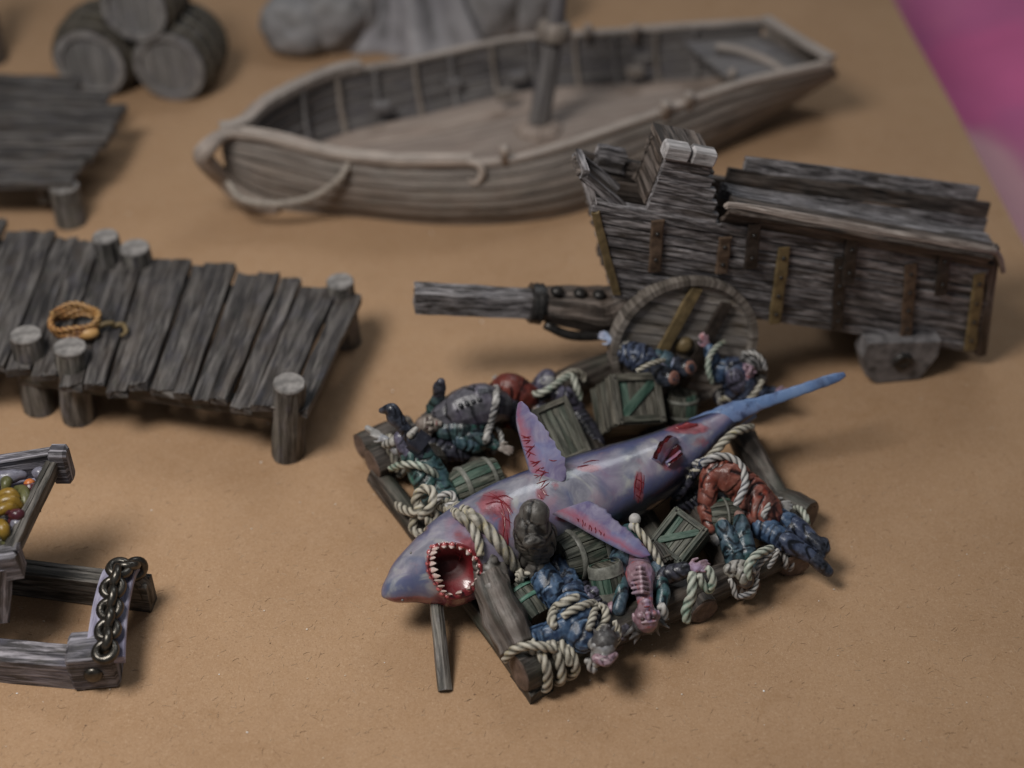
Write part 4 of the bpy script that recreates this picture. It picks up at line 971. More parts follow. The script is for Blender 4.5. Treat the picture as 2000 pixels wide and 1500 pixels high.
def eyes(c, f, u, k, parent):
    c, f, u = V(c), V(f).normalized(), V(u); s = f.cross(u).normalized(); u = s.cross(f).normalized()
    for sg in (-1, 1):
        mb = MB(); ellip(mb, c+f*.165*k+u*.018*k+s*sg*.07*k, (s, f, u), (.036*k, .026*k, .022*k), 10); mb.build('eye', M['eye'], parent, smooth=True)
    mb = MB(); ellip(mb, c+f*.185*k-u*.138*k, (s, f, u), (.045*k, .016*k, .010*k), 10); mb.build('mouth', M['mouth'], parent, smooth=True)
M['eye'] = plain('eye_paint', (.055, .03, .028), .3); M['mouth'] = plain('mouth_paint', (.20, .03, .03), .3)
def hair(c, f, u, k, parent, mat='hair', nm='hair', seed=0, back=.06, messy=1.0):
    c, f, u = V(c), V(f).normalized(), V(u); s = f.cross(u).normalized(); u = s.cross(f).normalized(); rr = random.Random(seed); el = [(c-f*back*k+u*.07*k, (s, f, u), (.185*k, .19*k, .185*k))]; pol = []
    for i in range(16):
        a = rr.uniform(0, 6.28); e_ = rr.uniform(-.1, 1.2); d = (s*math.cos(a)*math.cos(e_)-f*abs(math.sin(a))*math.cos(e_)*.9+u*math.sin(e_)).normalized(); p0 = c-f*back*k+u*.06*k+d*.15*k
        t_ = (d*.4+s*rr.uniform(-1, 1)+u*rr.uniform(-.6, .9)-f*rr.uniform(0, .8)).normalized(); pol.append([(p0, .04*k), (p0+t_*.07*k*messy, .034*k), (p0+t_*.13*k*messy+d*.02*k, .014*k)])
    return sculpt(nm, pol, mat, parent, .020, ells=el, sm=2, seed=seed)
# ------------------------------------------------------------------ the shark
SHK = thing('shark', 'dead lilac grey shark lying belly up across the raft with its bloody mouth open', 'shark', P(1100, 960, .6))
ctl = [(747, 1165, .92, .03), (756, 1159, .93, .15), (774, 1149, .95, .27), (802, 1132, .98, .43), (838, 1116, 1.02, .60), (868, 1105, 1.05, .71), (905, 1083, 1.08, .76), (950, 1057, 1.10, .80), (1010, 1024, 1.11, .80), (1080, 994, 1.11, .78), (1150, 967, 1.11, .75), (1220, 939, 1.12, .70), (1280, 910, 1.16, .60), (1335, 877, 1.22, .48), (1385, 844, 1.30, .34), (1425, 816, 1.38, .23), (1462, 797, 1.45, .16), (1500, 783, 1.50, .10)]
NR_, NA_ = 260, 96
spath = smooth_path([P(c[0], c[1], c[2]) for c in ctl], NR_)
ctl_L = [0]; cp_ = [P(c[0], c[1], c[2]) for c in ctl]
for a, c_ in zip(cp_, cp_[1:]): ctl_L.append(ctl_L[-1]+(c_-a).length)
def srad(s): return float(np.interp(s, ctl_L, [c[3] for c in ctl]))
sT = [(spath[min(i+1, NR_-1)]-spath[max(i-1, 0)]).normalized() for i in range(NR_)]
sL = [ctl_L[-1]*i/(NR_-1) for i in range(NR_)]
sv = np.zeros((NR_, NA_, 3)); belly_dir = []; fr_ = []
for i in range(NR_):
    T = sT[i]; tq = min(1, max(0, (sL[i]-1.5)/3.0)); bd = V((0, -.80, .60)).lerp(V((-.05, -.42, .90)), tq); bd = (bd-T*bd.dot(T)).normalized(); sd = T.cross(bd).normalized(); fr_.append((T, bd, sd))
s_m = None
# mouth: centre on the axis under pixel (866,1104)
def near_s(x, y, z): 
    p = P(x, y, z); return min(range(NR_), key=lambda i: (spath[i]-p).length)
im = near_s(860, 1106, 1.05); s_m = sL[im]
MA, MT = .31, .74   # half length along the axis, half width as an angle
def mouth_e(s_, a):
    v = a/MT; u = (s_-s_m)/MA-.12*math.cos(a*1.6)-.22*v
    return (abs(u)+v*v)**2 if v < 0 else u*u+v*v
depth_attr = np.zeros((NR_, NA_)); 
for i in range(NR_):
    T, bd, sd = fr_[i]; r = srad(sL[i])
    for j in range(NA_):
        a = 2*math.pi*j/NA_; a = a if a < math.pi else a-2*math.pi   # 0 = belly
        rr_ = r*(1-.07*abs(math.cos(a))**2*(1 if abs(a) > 1.57 else .6)); push = 0
        e_ = mouth_e(sL[i], a)
        if e_ < 1.72:
            dn = math.sqrt(e_); 
            if dn < 1: push = -min(.46, .62*(1-dn**2)**.6)*min(1.0, r/.6); depth_attr[i, j] = 1
            else: push = .05*math.exp(-((dn-1.07)/.09)**2); depth_attr[i, j] = max(0, 1-(dn-1)/.30)*.7
        if abs(a) > 2.9 or True: pass
        q_ = spath[i]+(bd*math.cos(a)*1.0+sd*math.sin(a)*1.02)*(rr_+push)
        sv[i, j] = q_
me = MB(); me.grid([[V(sv[i, j]) for j in range(NA_)] for i in range(NR_)], True, True)
# shark skin: painted lilac belly, blue flanks, dark back, wounds
m, nt, b = newmat('shark_skin'); q = NT(nt); co = q.n('ShaderNodeTexCoord').outputs['Object']
def attr(nm):
    x = q.n('ShaderNodeAttribute'); x.attribute_name = nm; return x.outputs['Fac']
back_a, wound_a, mouth_a = attr('back'), attr('wound'), attr('gum')
n1 = q.noise(co, 1.6, 4, .6, .8); n2 = q.noise(co, 4.5, 6, .65, .6); n3 = q.noise(co, .8, 3, .5, .3)
c = q.mix(q.ramp(n1, [(.35, 0), (.68, 1)]), (.150, .150, .190), (.37, .36, .40))
c = q.mix(q.ramp(n3, [(.42, 0), (.62, .8)]), c, (.165, .115, .215)); c = q.mix(q.ramp(q.noise(co, 1.1, 3, .5, 1.1), [(.50, 0), (.66, .75)]), c, (.060, .088, .18)); c = q.mix(q.ramp(q.noise(co, 1.3, 3, .5, 2.0), [(.56, 0), (.70, .55)]), c, (.40, .40, .36)); c = q.mix(q.ramp(q.noise(co, 2.1, 4, .6, .5), [(.54, 0), (.72, .55)]), c, (.30, .17, .21))
bk = q.math('ADD', back_a, q.math('MULTIPLY', q.math('SUBTRACT', n2, .5), .45))
c = q.mix(q.ramp(bk, [(.30, 0), (.52, .85), (.62, 1)]), c, q.mix(q.ramp(n2, [(.3, 0), (.7, 1)]), (.040, .046, .115), (.095, .105, .21)))
c = q.mix(q.ramp(bk, [(.60, 0), (.85, 1)]), c, (.018, .018, .032))
wd = q.math('ADD', wound_a, q.math('MULTIPLY', q.math('SUBTRACT', n2, .5), .9))
c = q.mix(q.ramp(wd, [(.40, 0), (.62, .75), (.85, .95)]), c, q.mix(q.ramp(n2, [(.4, 0), (.65, 1)]), (.16, .018, .026), (.33, .10, .12)))
c = q.mix(q.ramp(q.math('ADD', mouth_a, q.math('MULTIPLY', q.math('SUBTRACT', n2, .5), .6)), [(.12, 0), (.45, 1)]), c, (.15, .010, .014))
c = q.mix(q.ramp(attr('throat'), [(.30, 0), (.7, 1)]), c, (.050, .002, .003))
q.l(c, b.inputs['Base Color']); b.inputs['Roughness'].default_value = .32; b.inputs['Specular IOR Level'].default_value = .5
q.l(q.math('MULTIPLY', q.math('SUBTRACT', 1.0, q.ramp(attr('throat'), [(.05, 0), (.3, 1)])), .6), b.inputs['Coat Weight']); q.l(q.math('ADD', q.math('MULTIPLY', q.ramp(attr('throat'), [(.05, 0), (.3, 1)]), .25), .32), b.inputs['Roughness']); b.inputs['Coat Roughness'].default_value = .14
q.l(q.bump(q.math('ADD', n2, q.math('MULTIPLY', q.noise(co, 22, 4, .6), .25)), .22, .03), b.inputs['Normal']); M['shark'] = m
body = me.build('body', m, SHK, smooth=True); sharkB = body
solid(body)
# per-vertex paint masks
nv_ = len(body.data.vertices); back = np.zeros(nv_, np.float32); wnd = np.zeros(nv_, np.float32); gum = np.zeros(nv_, np.float32); thr = np.zeros(nv_, np.float32)
def proj(p):
    v = p-CAM; w_ = v.dot(FW); return 1000+FPX*v.dot(RT)/w_, 750-FPX*v.dot(UP)/w_
W_ = [(968, 985, 34, 28, 1.15), (985, 1035, 13, 42, 1.0), (1150, 915, 24, 9, .9), (1248, 950, 10, 32, 1.1), (1345, 838, 40, 10, 1.2), (1310, 900, 30, 24, .85), (1058, 962, 14, 18, .8), (1105, 1012, 22, 8, 1.0), (895, 1045, 16, 14, .7), (1372, 862, 26, 16, .6), (912, 1075, 20, 30, 1.1), (800, 1176, 55, 10, 1.3), (885, 1170, 40, 16, 1.4), (848, 1182, 34, 12, 1.7), (780, 1178, 16, 8, .6), (1100, 1000, 18, 8, .7), (1085, 948, 14, 14, .5)]
for i in range(NR_):
    for j in range(NA_):
        k = i*NA_+j; a = 2*math.pi*j/NA_; a = a if a < math.pi else a-2*math.pi
        s_ = sL[i]; wide = .30+.40*min(1, max(0, (s_-6.5)/3))
        ar_ = .85-.70*min(1, max(0, (s_-2.0)/2.6)); back[k] = max(0, min(1, (abs(a)-ar_)/(1.2-.25*min(1, s_/5))))*.95+.50*min(1, max(0, (s_-6.2)/1.9))
        x, y = proj(V(sv[i, j])); d = V(sv[i, j])-spath[i]
        if (CAM-V(sv[i, j])).dot(d) > 0:
            for (wx, wy, rx, ry, st) in W_:
                e_ = ((x-wx)/rx)**2+((y-wy)/ry)**2
                if e_ < 4: wnd[k] = max(wnd[k], st*math.exp(-e_*.8))
        gum[k] = depth_attr[i, j]
        e_ = mouth_e(s_, a); thr[k] = max(0, min(1, (.88-e_)*3.0)) if e_ < 1 else 0
for nm, ar in (('back', back), ('wound', wnd), ('gum', gum), ('throat', thr)):
    body.data.attributes.new(nm, 'FLOAT', 'POINT').data.foreach_set('value', ar)
# teeth round the mouth
def mouth_pt(th, k=1.0):
    v = math.sin(th); sg = 1 if math.cos(th) > 0 else -1
    if v < 0: u = sg*max(0, k-v*v*k) if k > .99 else math.cos(th)*abs(math.cos(th))*k; v *= math.sqrt(k)
    else: u = math.cos(th)*k; v *= k
    a = MT*v; s_ = s_m+MA*(u+.12*math.cos(a*1.6)+.22*v); i = min(range(NR_), key=lambda q_: abs(sL[q_]-s_)); T, bd, sd = fr_[i]; r = srad(s_)*.96
    return spath[i]+(bd*math.cos(a)+sd*math.sin(a))*r, (bd*math.cos(a)+sd*math.sin(a)), T
for k in range(23):
    th = 2*math.pi*k/23+.1; pt, nrm, T = mouth_pt(th, .97); p2, _, _ = mouth_pt(th, .60); inw = (p2-pt).normalized(); rr_ = random.Random(k)
    sz = .098*(1.1 if math.cos(th) < .1 else .85)*rr_.uniform(.85, 1.15); base = pt-nrm*.015; tip = base+inw*sz*1.25+nrm*sz*1.25
    side = inw.cross(nrm).normalized(); m_ = MB(); rows = []
    for t, w_, h_ in ((0, 1, .6), (.3, .72, .45), (.65, .40, .28), (1, .05, .05)):
        c_ = base.lerp(tip, t)-inw*.02*t*t; rows.append([c_+side*sz*.62*w_*math.cos(2*math.pi*q_/8)+inw*sz*.62*h_*math.sin(2*math.pi*q_/8) for q_ in range(8)])
    m_.grid(rows, True, True); m_.build('tooth', M['tooth'], SHK, smooth=True)
    if k % 1 == 0:
        m_ = MB(); m_.ball(pt-inw*.03-nrm*.012, (.058, .058, .045), 8); m_.build('gum_lobe', M['gum'], SHK, smooth=True)
for x, y in ((803, 1080), (786, 1172)):
    m_ = MB(); m_.ball(H(x, y, .0), .025, 8); m_.build('nostril', M['hair'], SHK, smooth=True)
# fins
m, nt, b = newmat('fin_skin'); q = NT(nt); co = q.n('ShaderNodeTexCoord').outputs['Object']; uv = q.n('ShaderNodeTexCoord').outputs['UV']
n1 = q.noise(co, 2.2, 4, .6, .8); n2 = q.noise(co, 6, 5, .65); sp = q.n('ShaderNodeSeparateXYZ'); q.l(uv, sp.inputs[0])
c = q.mix(q.ramp(n1, [(.35, 0), (.66, 1)]), (.15, .125, .24), (.36, .335, .43)); c = q.mix(q.ramp(q.noise(co, 1.5, 3), [(.46, 0), (.62, .7)]), c, (.17, .20, .38))
u_ = q.math('ADD', sp.outputs[0], q.math('MULTIPLY', q.math('SUBTRACT', n2, .5), .5))
c = q.mix(q.ramp(u_, [(.0, .0), (.20, .8), (.55, .0)]), c, (.36, .10, .14)); c = q.mix(q.ramp(sp.outputs[1], [(.70, 0), (1.0, .8)]), c, (.13, .10, .22))
q.l(c, b.inputs['Base Color']); b.inputs['Roughness'].default_value = .30; b.inputs['Coat Weight'].default_value = .5; b.inputs['Coat Roughness'].default_value = .16; q.l(q.bump(n2, .25, .02), b.inputs['Normal']); M['fin'] = m
def fin(lead, trail, th, name, serr=0.0, seed=0, mat='fin', n=26, k=13):
    "lead/trail: 3-D edge curves from base to tip; u across, v along"
    A, B_ = smooth_path(lead, n), smooth_path(trail, n); m_ = MB(); rr = random.Random(seed); rows = []
    nrm = (A[n//2]-A[0]).cross(B_[n//2]-A[0]).normalized()
    for i in range(n):
        t = i/(n-1); row = []; e_ = (serr*(.5-abs(((t*9+.13*math.sin(t*20)) % 1)-.5))*(1 if .05 < t < .9 else 0)) if serr else 0
        wv = (B_[i]-A[i]); b_ = B_[i]-wv.normalized()*e_ if wv.length > .05 else B_[i]
        for s_ in range(k):
            u = s_/(k-1); h = th*(1-.75*t)*(4*u*(1-u))**.6*(1.25-.5*u); row.append(A[i].lerp(b_, u)+nrm*h/2)
        for s_ in range(k-1, -1, -1):
            u = s_/(k-1); h = th*(1-.75*t)*(4*u*(1-u))**.6*(1.25-.5*u)+.012; row.append(A[i].lerp(b_, u)-nrm*h/2)
        rows.append(row)
    m_.grid(rows, True, True)
    nn = 2*k
    for fi in range((n-1)*nn):
        i, j = divmod(fi, nn)
        def uu(jj): jj %= nn; return (jj if jj < k else nn-1-jj)/(k-1)
        m_.uv[fi] = [(uu(j), i/(n-1)), (uu(j+1), i/(n-1)), (uu(j+1), (i+1)/(n-1)), (uu(j), (i+1)/(n-1))]
    o = m_.build(name, M[mat], SHK, smooth=True, autosmooth=60); solid(o); return o, A, B_, nrm
fb = P(1072, 940, 1.75); fnv = V((-.42, -.80, .42)).normalized()
fpx = lambda x, y: PV(x, y, fb, fnv)
f1 = fin([fpx(1046, 962), fpx(1032, 915), fpx(1018, 865), fpx(1008, 822), fpx(1011, 790), fpx(1016, 784)], [fpx(1106, 936), fpx(1107, 900), fpx(1088, 868), fpx(1070, 838), fpx(1046, 808), fpx(1020, 784)], .16, 'pectoral_fin', .13, 1)
f2b = P(1130, 1000, 1.70); f2v = V((.12, -.50, .86)).normalized()
f2x = lambda x, y: PV(x, y, f2b, f2v)
f2 = fin([f2x(1078, 1004), f2x(1120, 1024), f2x(1165, 1050), f2x(1215, 1076), f2x(1252, 1090), f2x(1268, 1086)], [f2x(1150, 978), f2x(1182, 992), f2x(1204, 1015), f2x(1230, 1034), f2x(1256, 1060), f2x(1270, 1083)], .20, 'pectoral_fin', .09, 2)
# scratches
def scratch(pts, r=.011, sur=None, nrm=None, n=7):
    m_ = MB(); path = smooth_path([sur(x, y) if sur else H(x, y, .004) for x, y in pts], n)
    m_.tube(path, [r*.4, r, r*1.1, r*.3], 5, k=n); m_.build('scratch', M['scratch'], SHK)
rs = random.Random(11)
def fin_surf(fx, nrm, th):
    def f(x, y):
        return H(x, y, .006)
    return f
for i in range(20):
    y = 846+i*5.6; x = 1013+i*1.9+rs.uniform(0, 10); L = rs.uniform(9, 27); a = rs.uniform(-1.1, .5)
    scratch([(x, y+4), (x+L*.5*math.cos(a), y+4+L*.5*math.sin(a)), (x+L*math.cos(a), y+4+L*math.sin(a))], .010)
for pts in (((1072, 898), (1080, 900), (1088, 899)), ((1056, 915), (1063, 913))): scratch(pts, .009)
for i in range(13):
    x = 1128+i*4.2+rs.uniform(-2, 2); y = 1012+i*2.3+rs.uniform(-3, 3); scratch([(x, y), (x+rs.uniform(-3, 5), y+rs.uniform(5, 11))], .008, n=4)
for pts in (((943, 968), (968, 972), (990, 985), (1002, 1003)), ((955, 962), (976, 975), (993, 1000)), ((968, 960), (980, 985), (986, 1015), (985, 1040)), ((975, 966), (990, 990), (1000, 1010)), ((948, 985), (970, 980), (996, 988)), ((980, 1000), (984, 1030), (982, 1055)), ((992, 1000), (996, 1030)), ((990, 1040), (992, 1062), (988, 1078)), ((960, 975), (985, 968), (1002, 975)), ((975, 990), (985, 1010), (1000, 1022)), ((1050, 962), (1056, 972), (1062, 975)), ((1058, 955), (1066, 966), (1072, 968)),
            ((1245, 925), (1240, 945), (1238, 975)), ((1252, 922), (1252, 950), (1246, 982)), ((1258, 928), (1256, 955)), ((1243, 935), (1258, 944)), ((1240, 950), (1256, 962)), ((1242, 966), (1252, 974)), ((1139, 905), (1155, 900), (1170, 899)), ((1128, 912), (1150, 908)), ((885, 1075), (900, 1088), (905, 1086)), ((893, 1062), (900, 1080), (896, 1098))):
    scratch(pts, .011)
# torn pelvic fin stumps
def gore_cut(c1, c2, d, w_, h_, nm='torn_fin'):
    "c1-c2 base line, d rising direction: a slab with a raw inner face"
    x = (c2-c1).normalized(); z = V(d).normalized(); y = z.cross(x).normalized(); m_ = MB(); rows = []; L = (c2-c1).length
    for i in range(9):
        t = i/8; hh = h_*math.sin(math.pi*(.12+.76*t))**.7*(1+.12*math.sin(t*17)); p = c1.lerp(c2, t)
        rows.append([p-y*w_, p-y*w_+z*hh*.6, p-y*w_*.55+z*hh, p+z*hh*.78, p+y*w_*.55+z*hh*.97, p+y*w_+z*hh*.6, p+y*w_])
    m_.grid(rows, True, True); n_ = 7
    for fi in range(8*n_):
        if fi % n_ in (2, 3): m_.m[fi] = 1
    return m_.build(nm, [M['fin'], M['gore']], SHK, smooth=True, autosmooth=50)
g1 = gore_cut(H(1283, 903, .0), H(1318, 858, .0), V((-.30, -.30, .9)), .085, .30)
gore_cut(H(1300, 908, .0), H(1328, 884, .0), V((.45, -.5, .7)), .05, .16)
m_ = MB(); i_ = near_s(1304, 872, 1.3); ellip(m_, H(1308, 884, -.03), (fr_[i_][0], fr_[i_][2], fr_[i_][1]), (.26, .13, .07), 16); m_.build('wound', M['gore'], SHK, smooth=True)
m_ = MB(); m_.tube([H(1320, 838, -.01), H(1340, 833, -.005), H(1362, 830, 0)], [.03, .07, .03], 8, k=10, jit=.4, seed=4); m_.build('wound', M['gore'], SHK, smooth=True)
# tail lobe
M['tail_skin'] = paint('tail_skin', (.10, .17, .33), (.34, .44, .62), (.03, .04, .09), tint=(.17, .20, .34), rough=.32, scale=3, point=False)
mb = MB(); tp = [P(1318, 838, 1.25), P(1375, 826, 1.42), P(1430, 806, 1.58), P(1490, 786, 1.72), P(1550, 766, 1.84), P(1605, 747, 1.95), P(1640, 735, 2.0), P(1650, 731, 2.02)]
path = smooth_path(tp, 40); T_, N_ = frames(path); rows = []
for i, p in enumerate(path):
    t = i/39; up_ = V((0, -.64, .76)); up_ = (up_-T_[i]*up_.dot(T_[i])).normalized(); si = T_[i].cross(up_); hw = float(np.interp(t, [0, .15, .35, .5, .7, .92, 1], [.05, .18, .20, .125, .105, .10, .05])); th = float(np.interp(t, [0, .3, .6, 1], [.10, .16, .10, .06])); hw *= 1+.05*math.sin(i*1.9)
    rows.append([p+up_*th*math.sin(2*math.pi*j/14)*.5+si*hw*math.cos(2*math.pi*j/14) for j in range(14)])
mb.grid(rows, True, True); solid(mb.build('tail_fin', M['tail_skin'], SHK, smooth=True))
mb = MB(); mb.tube([P(1395, 830, 1.2), P(1440, 822, 1.15), P(1475, 812, 1.1)], [.2, .14, .05], 10); mb.build('tail_fin', M['tail_skin'], SHK, smooth=True)
# the skewer that props up the head
sk0 = P(869, 1350, 0); sk1 = P(850, 1176, .62)
mb = MB(); mb.tube([sk0, sk1+V((0, .1, .12))], [.125, .115], 12, k=10, prof=lambda a, L: .92+.10*abs(math.sin(a*3)), jit=.04)
so = mb.build('wooden_stake', M['pile_wood'], None); tag(so, 'thin fluted grey stake propping up the shark head from the cardboard', 'stake')
# ------------------------------------------------------------------ raft of logs
raft = thing('raft', 'raft of dark lashed logs under the shark, sailors and cargo', 'raft', P(1150, 1050, 0))
def log(a, c_, r, label=None, seed=0, mat='log_wood', parent=raft, name='log', bend=0.0, ends=True, jit=.09, r2=None):
    a, c_ = V(a), V(c_); d = (c_-a).normalized(); mid = a.lerp(c_, .5)+V((bend, bend, .03)); r2 = r2 or r
    prof = lambda an, L: 1+.05*math.sin(an*3+L*.8+seed)+.035*math.sin(an*7+L*1.7)+.03*abs(math.sin(an*9+seed))
    m_ = MB(); m_.tube([a, mid, c_], [r, (r+r2)/2*1.03, r2], 26, k=26, prof=prof, jit=jit, seed=seed); o = m_.build(name, M[mat], parent, smooth=True, autosmooth=45); solid(o)
    if label: o['label'] = label
    if ends:
        for p, dd, rr in ((a, -d, r), (c_, d, r2)):
            m_ = MB(); m_.tube([p+dd*.0, p+dd*.018, p+dd*.03, p+dd*.012, p+dd*.02], [rr*.97, rr*.96, rr*.72, rr*.60, rr*.2], 20, k=10, jit=.04, seed=seed); m_.build('log_end', M['log_end'], o, smooth=True, autosmooth=40)
    return o
log(P(728, 908, .52), P(1195, 715, .50), .31, seed=1)                    # rear
log(P(738, 928, .20), P(1034, 1322, .22), .22, seed=2)                   # left side, under
log(P(1014, 1314, .44), P(1555, 1068, .30), .32, seed=3, r2=.25)                 # front
log(P(1075, 770, .28), P(1376, 1194, .27), .26, seed=4)                  # cross logs
log(P(1210, 740, .28), P(1458, 1150, .28), .27, seed=5)
log(P(1442, 838, .42), P(1552, 1104, .28), .27, seed=6, r2=.29)
log(P(1448, 845, .62), P(1530, 990, .40), .20, seed=7, mat='log_grey')
log(P(900, 860, .25), P(1195, 1262, .28), .26, seed=8)
log(P(704, 872, .55), P(800, 835, .50), .25, seed=9)
log(P(1330, 700, .30), P(1190, 720, .5), .2, seed=12)
m_ = MB(); m_.plank(.55, .46, .26, 3, 6, .05, .05, basis(P(1048, 1350, .0)+V((-.2, .36, 0)), V((.38, -.7, 0)), (0, 0, 1))); m_.build('log_block', M['log_wood'], raft)
log(P(1575, 1005, .30)+V((-.45, .25, 0)), P(1578, 1012, .36), .34, seed=10, jit=.05)
# the grey driftwood log lying on the left edge, its upper end split
dw = thing('driftwood_log', 'thick grey driftwood log with a split upper end beside the shark head', 'log', P(970, 1170, .4))
def dprof(an, L): return 1+.09*math.sin(an*2+L*.7)+.07*math.sin(an*4-L*1.1+1)+.05*math.sin(an*7+L*2)+.05*abs(math.sin(an*5+L*.5))
m_ = MB(); m_.tube([P(946, 1102, 1.15), P(962, 1150, .98), P(983, 1200, .80), P(1014, 1266, .55)], [.28, .34, .36, .35], 36, k=50, prof=dprof, jit=.17, seed=5); solid(m_.build('trunk', M['log_grey'], dw, smooth=True))
M['log_grey_s'] = paint('log_grey_s', (.12, .105, .095), (.28, .25, .235), (.02, .017, .015), tint=(.085, .10, .085), rough=.45, scale=4)
sculpt('split_end', [pp((942, 1112, 1.25, .17), (934, 1094, 1.42, .11), (938, 1087, 1.5, .08)), pp((958, 1112, 1.25, .20), (960, 1092, 1.38, .13), (957, 1084, 1.45, .09)), pp((974, 1120, 1.15, .18), (978, 1098, 1.25, .12), (980, 1090, 1.3, .07)), pp((952, 1125, 1.12, .25), (962, 1150, 1.05, .28))], 'log_grey_s', dw, .03, (.03, .12), seed=2)
# rounded stump standing against the shark's belly
st = thing('broken_post', 'knobbed dark grey broken post standing between the shark fins', 'post', P(1045, 1090, .5))
solid(sculpt('post', [pp((1056, 1125, .8, .24), (1050, 1095, 1.15, .22), (1046, 1075, 1.4, .24), (1042, 1048, 1.72, .33), (1040, 1030, 1.9, .33), (1042, 1012, 2.08, .25), (1043, 1002, 2.18, .235)), pp((1028, 1046, 1.75, .25), (1024, 1060, 1.62, .18)), pp((1064, 1042, 1.75, .22), (1066, 1066, 1.5, .19), (1058, 1080, 1.35, .17)), pp((1046, 1110, 1.12, .20), (1044, 1113, 1.10, .18)), pp((1030, 1078, 1.4, .14), (1026, 1100, 1.15, .14)), pp((1034, 1058, 2.0, .12), (1052, 1060, 1.95, .12))], 'stump', st, .024, (.05, .28), sm=3, seed=4, rough=.014))
m_ = MB(); t_ = pp((1044, 996, 2.25, .25))[0][0]; m_.tube([t_-V((0, -.03, .12)), t_, t_+V((0, -.02, .05)), t_+V((0, -.015, .045))], [.25, .25, .19, .02], 20, k=8, jit=.05, seed=3); m_.build('post_top', M['stump'], st, smooth=True)

# ------------------------------------------------------------------ cargo
def B2(x0, y0, z0, x1, y1, z1, R_, label, **kw):
    a, c_ = P(x0, y0, z0), P(x1, y1, z1); return barrel(a, c_-a, (c_-a).length, R_, label, 'small barrels on the raft', **kw)
B2(884, 962, .72, 972, 926, .74, .40, 'green barrel with two pale hoops lying under the big raised fin', seed=1, greens=(3, 9), hoops=(.24, .82), bulge=.20, hoopw=.09, roll=.3)
B2(1090, 1095, .95, 1172, 1066, .85, .46, 'larger grey barrel lying under the lower fin, one stave painted green', seed=2, greens=(7, 8, 9), hoops=(.30, .9), hoopw=.10, roll=.1)
B2(1196, 1172, .62, 1180, 1102, 1.15, .30, 'small keg with a green band standing tilted beside the larger grey barrel', seed=3, greens=(0, 1, 2, 8, 9, 10, 11, 12), hoops=(.17, .88), hoopw=.30, bulge=.12)
B2(1008, 1152, .62, 1052, 1212, .45, .40, 'green grey barrel tucked behind the driftwood log', seed=4, greens=(5, 6), hoops=(.18, .52), hoopw=.10, bulge=.18, mats=('green_wood', 'crate_wood', 'hoop_green'))
B2(1328, 826, .42, 1332, 766, 1.02, .33, 'grey keg standing between the big crate and the shark tail', seed=5, greens=(11, 12), hoops=(.30, .80), hoopw=.09, bulge=.14, mats=('crate_wood', 'crate_wood', 'hoop'))
B2(1382, 1012, .78, 1450, 1006, .74, .33, 'dark green barrel half hidden under the red coat sleeve', seed=6, greens=(2,), hoops=(.45, .9), hoopw=.06, bulge=.14)
B2(852, 912, .60, 838, 880, .62, .26, 'dark barrel end half hidden behind the green barrel', seed=7, mats=('log_wood', 'log_wood', 'dark_hoop'), hoops=(.1, .8))

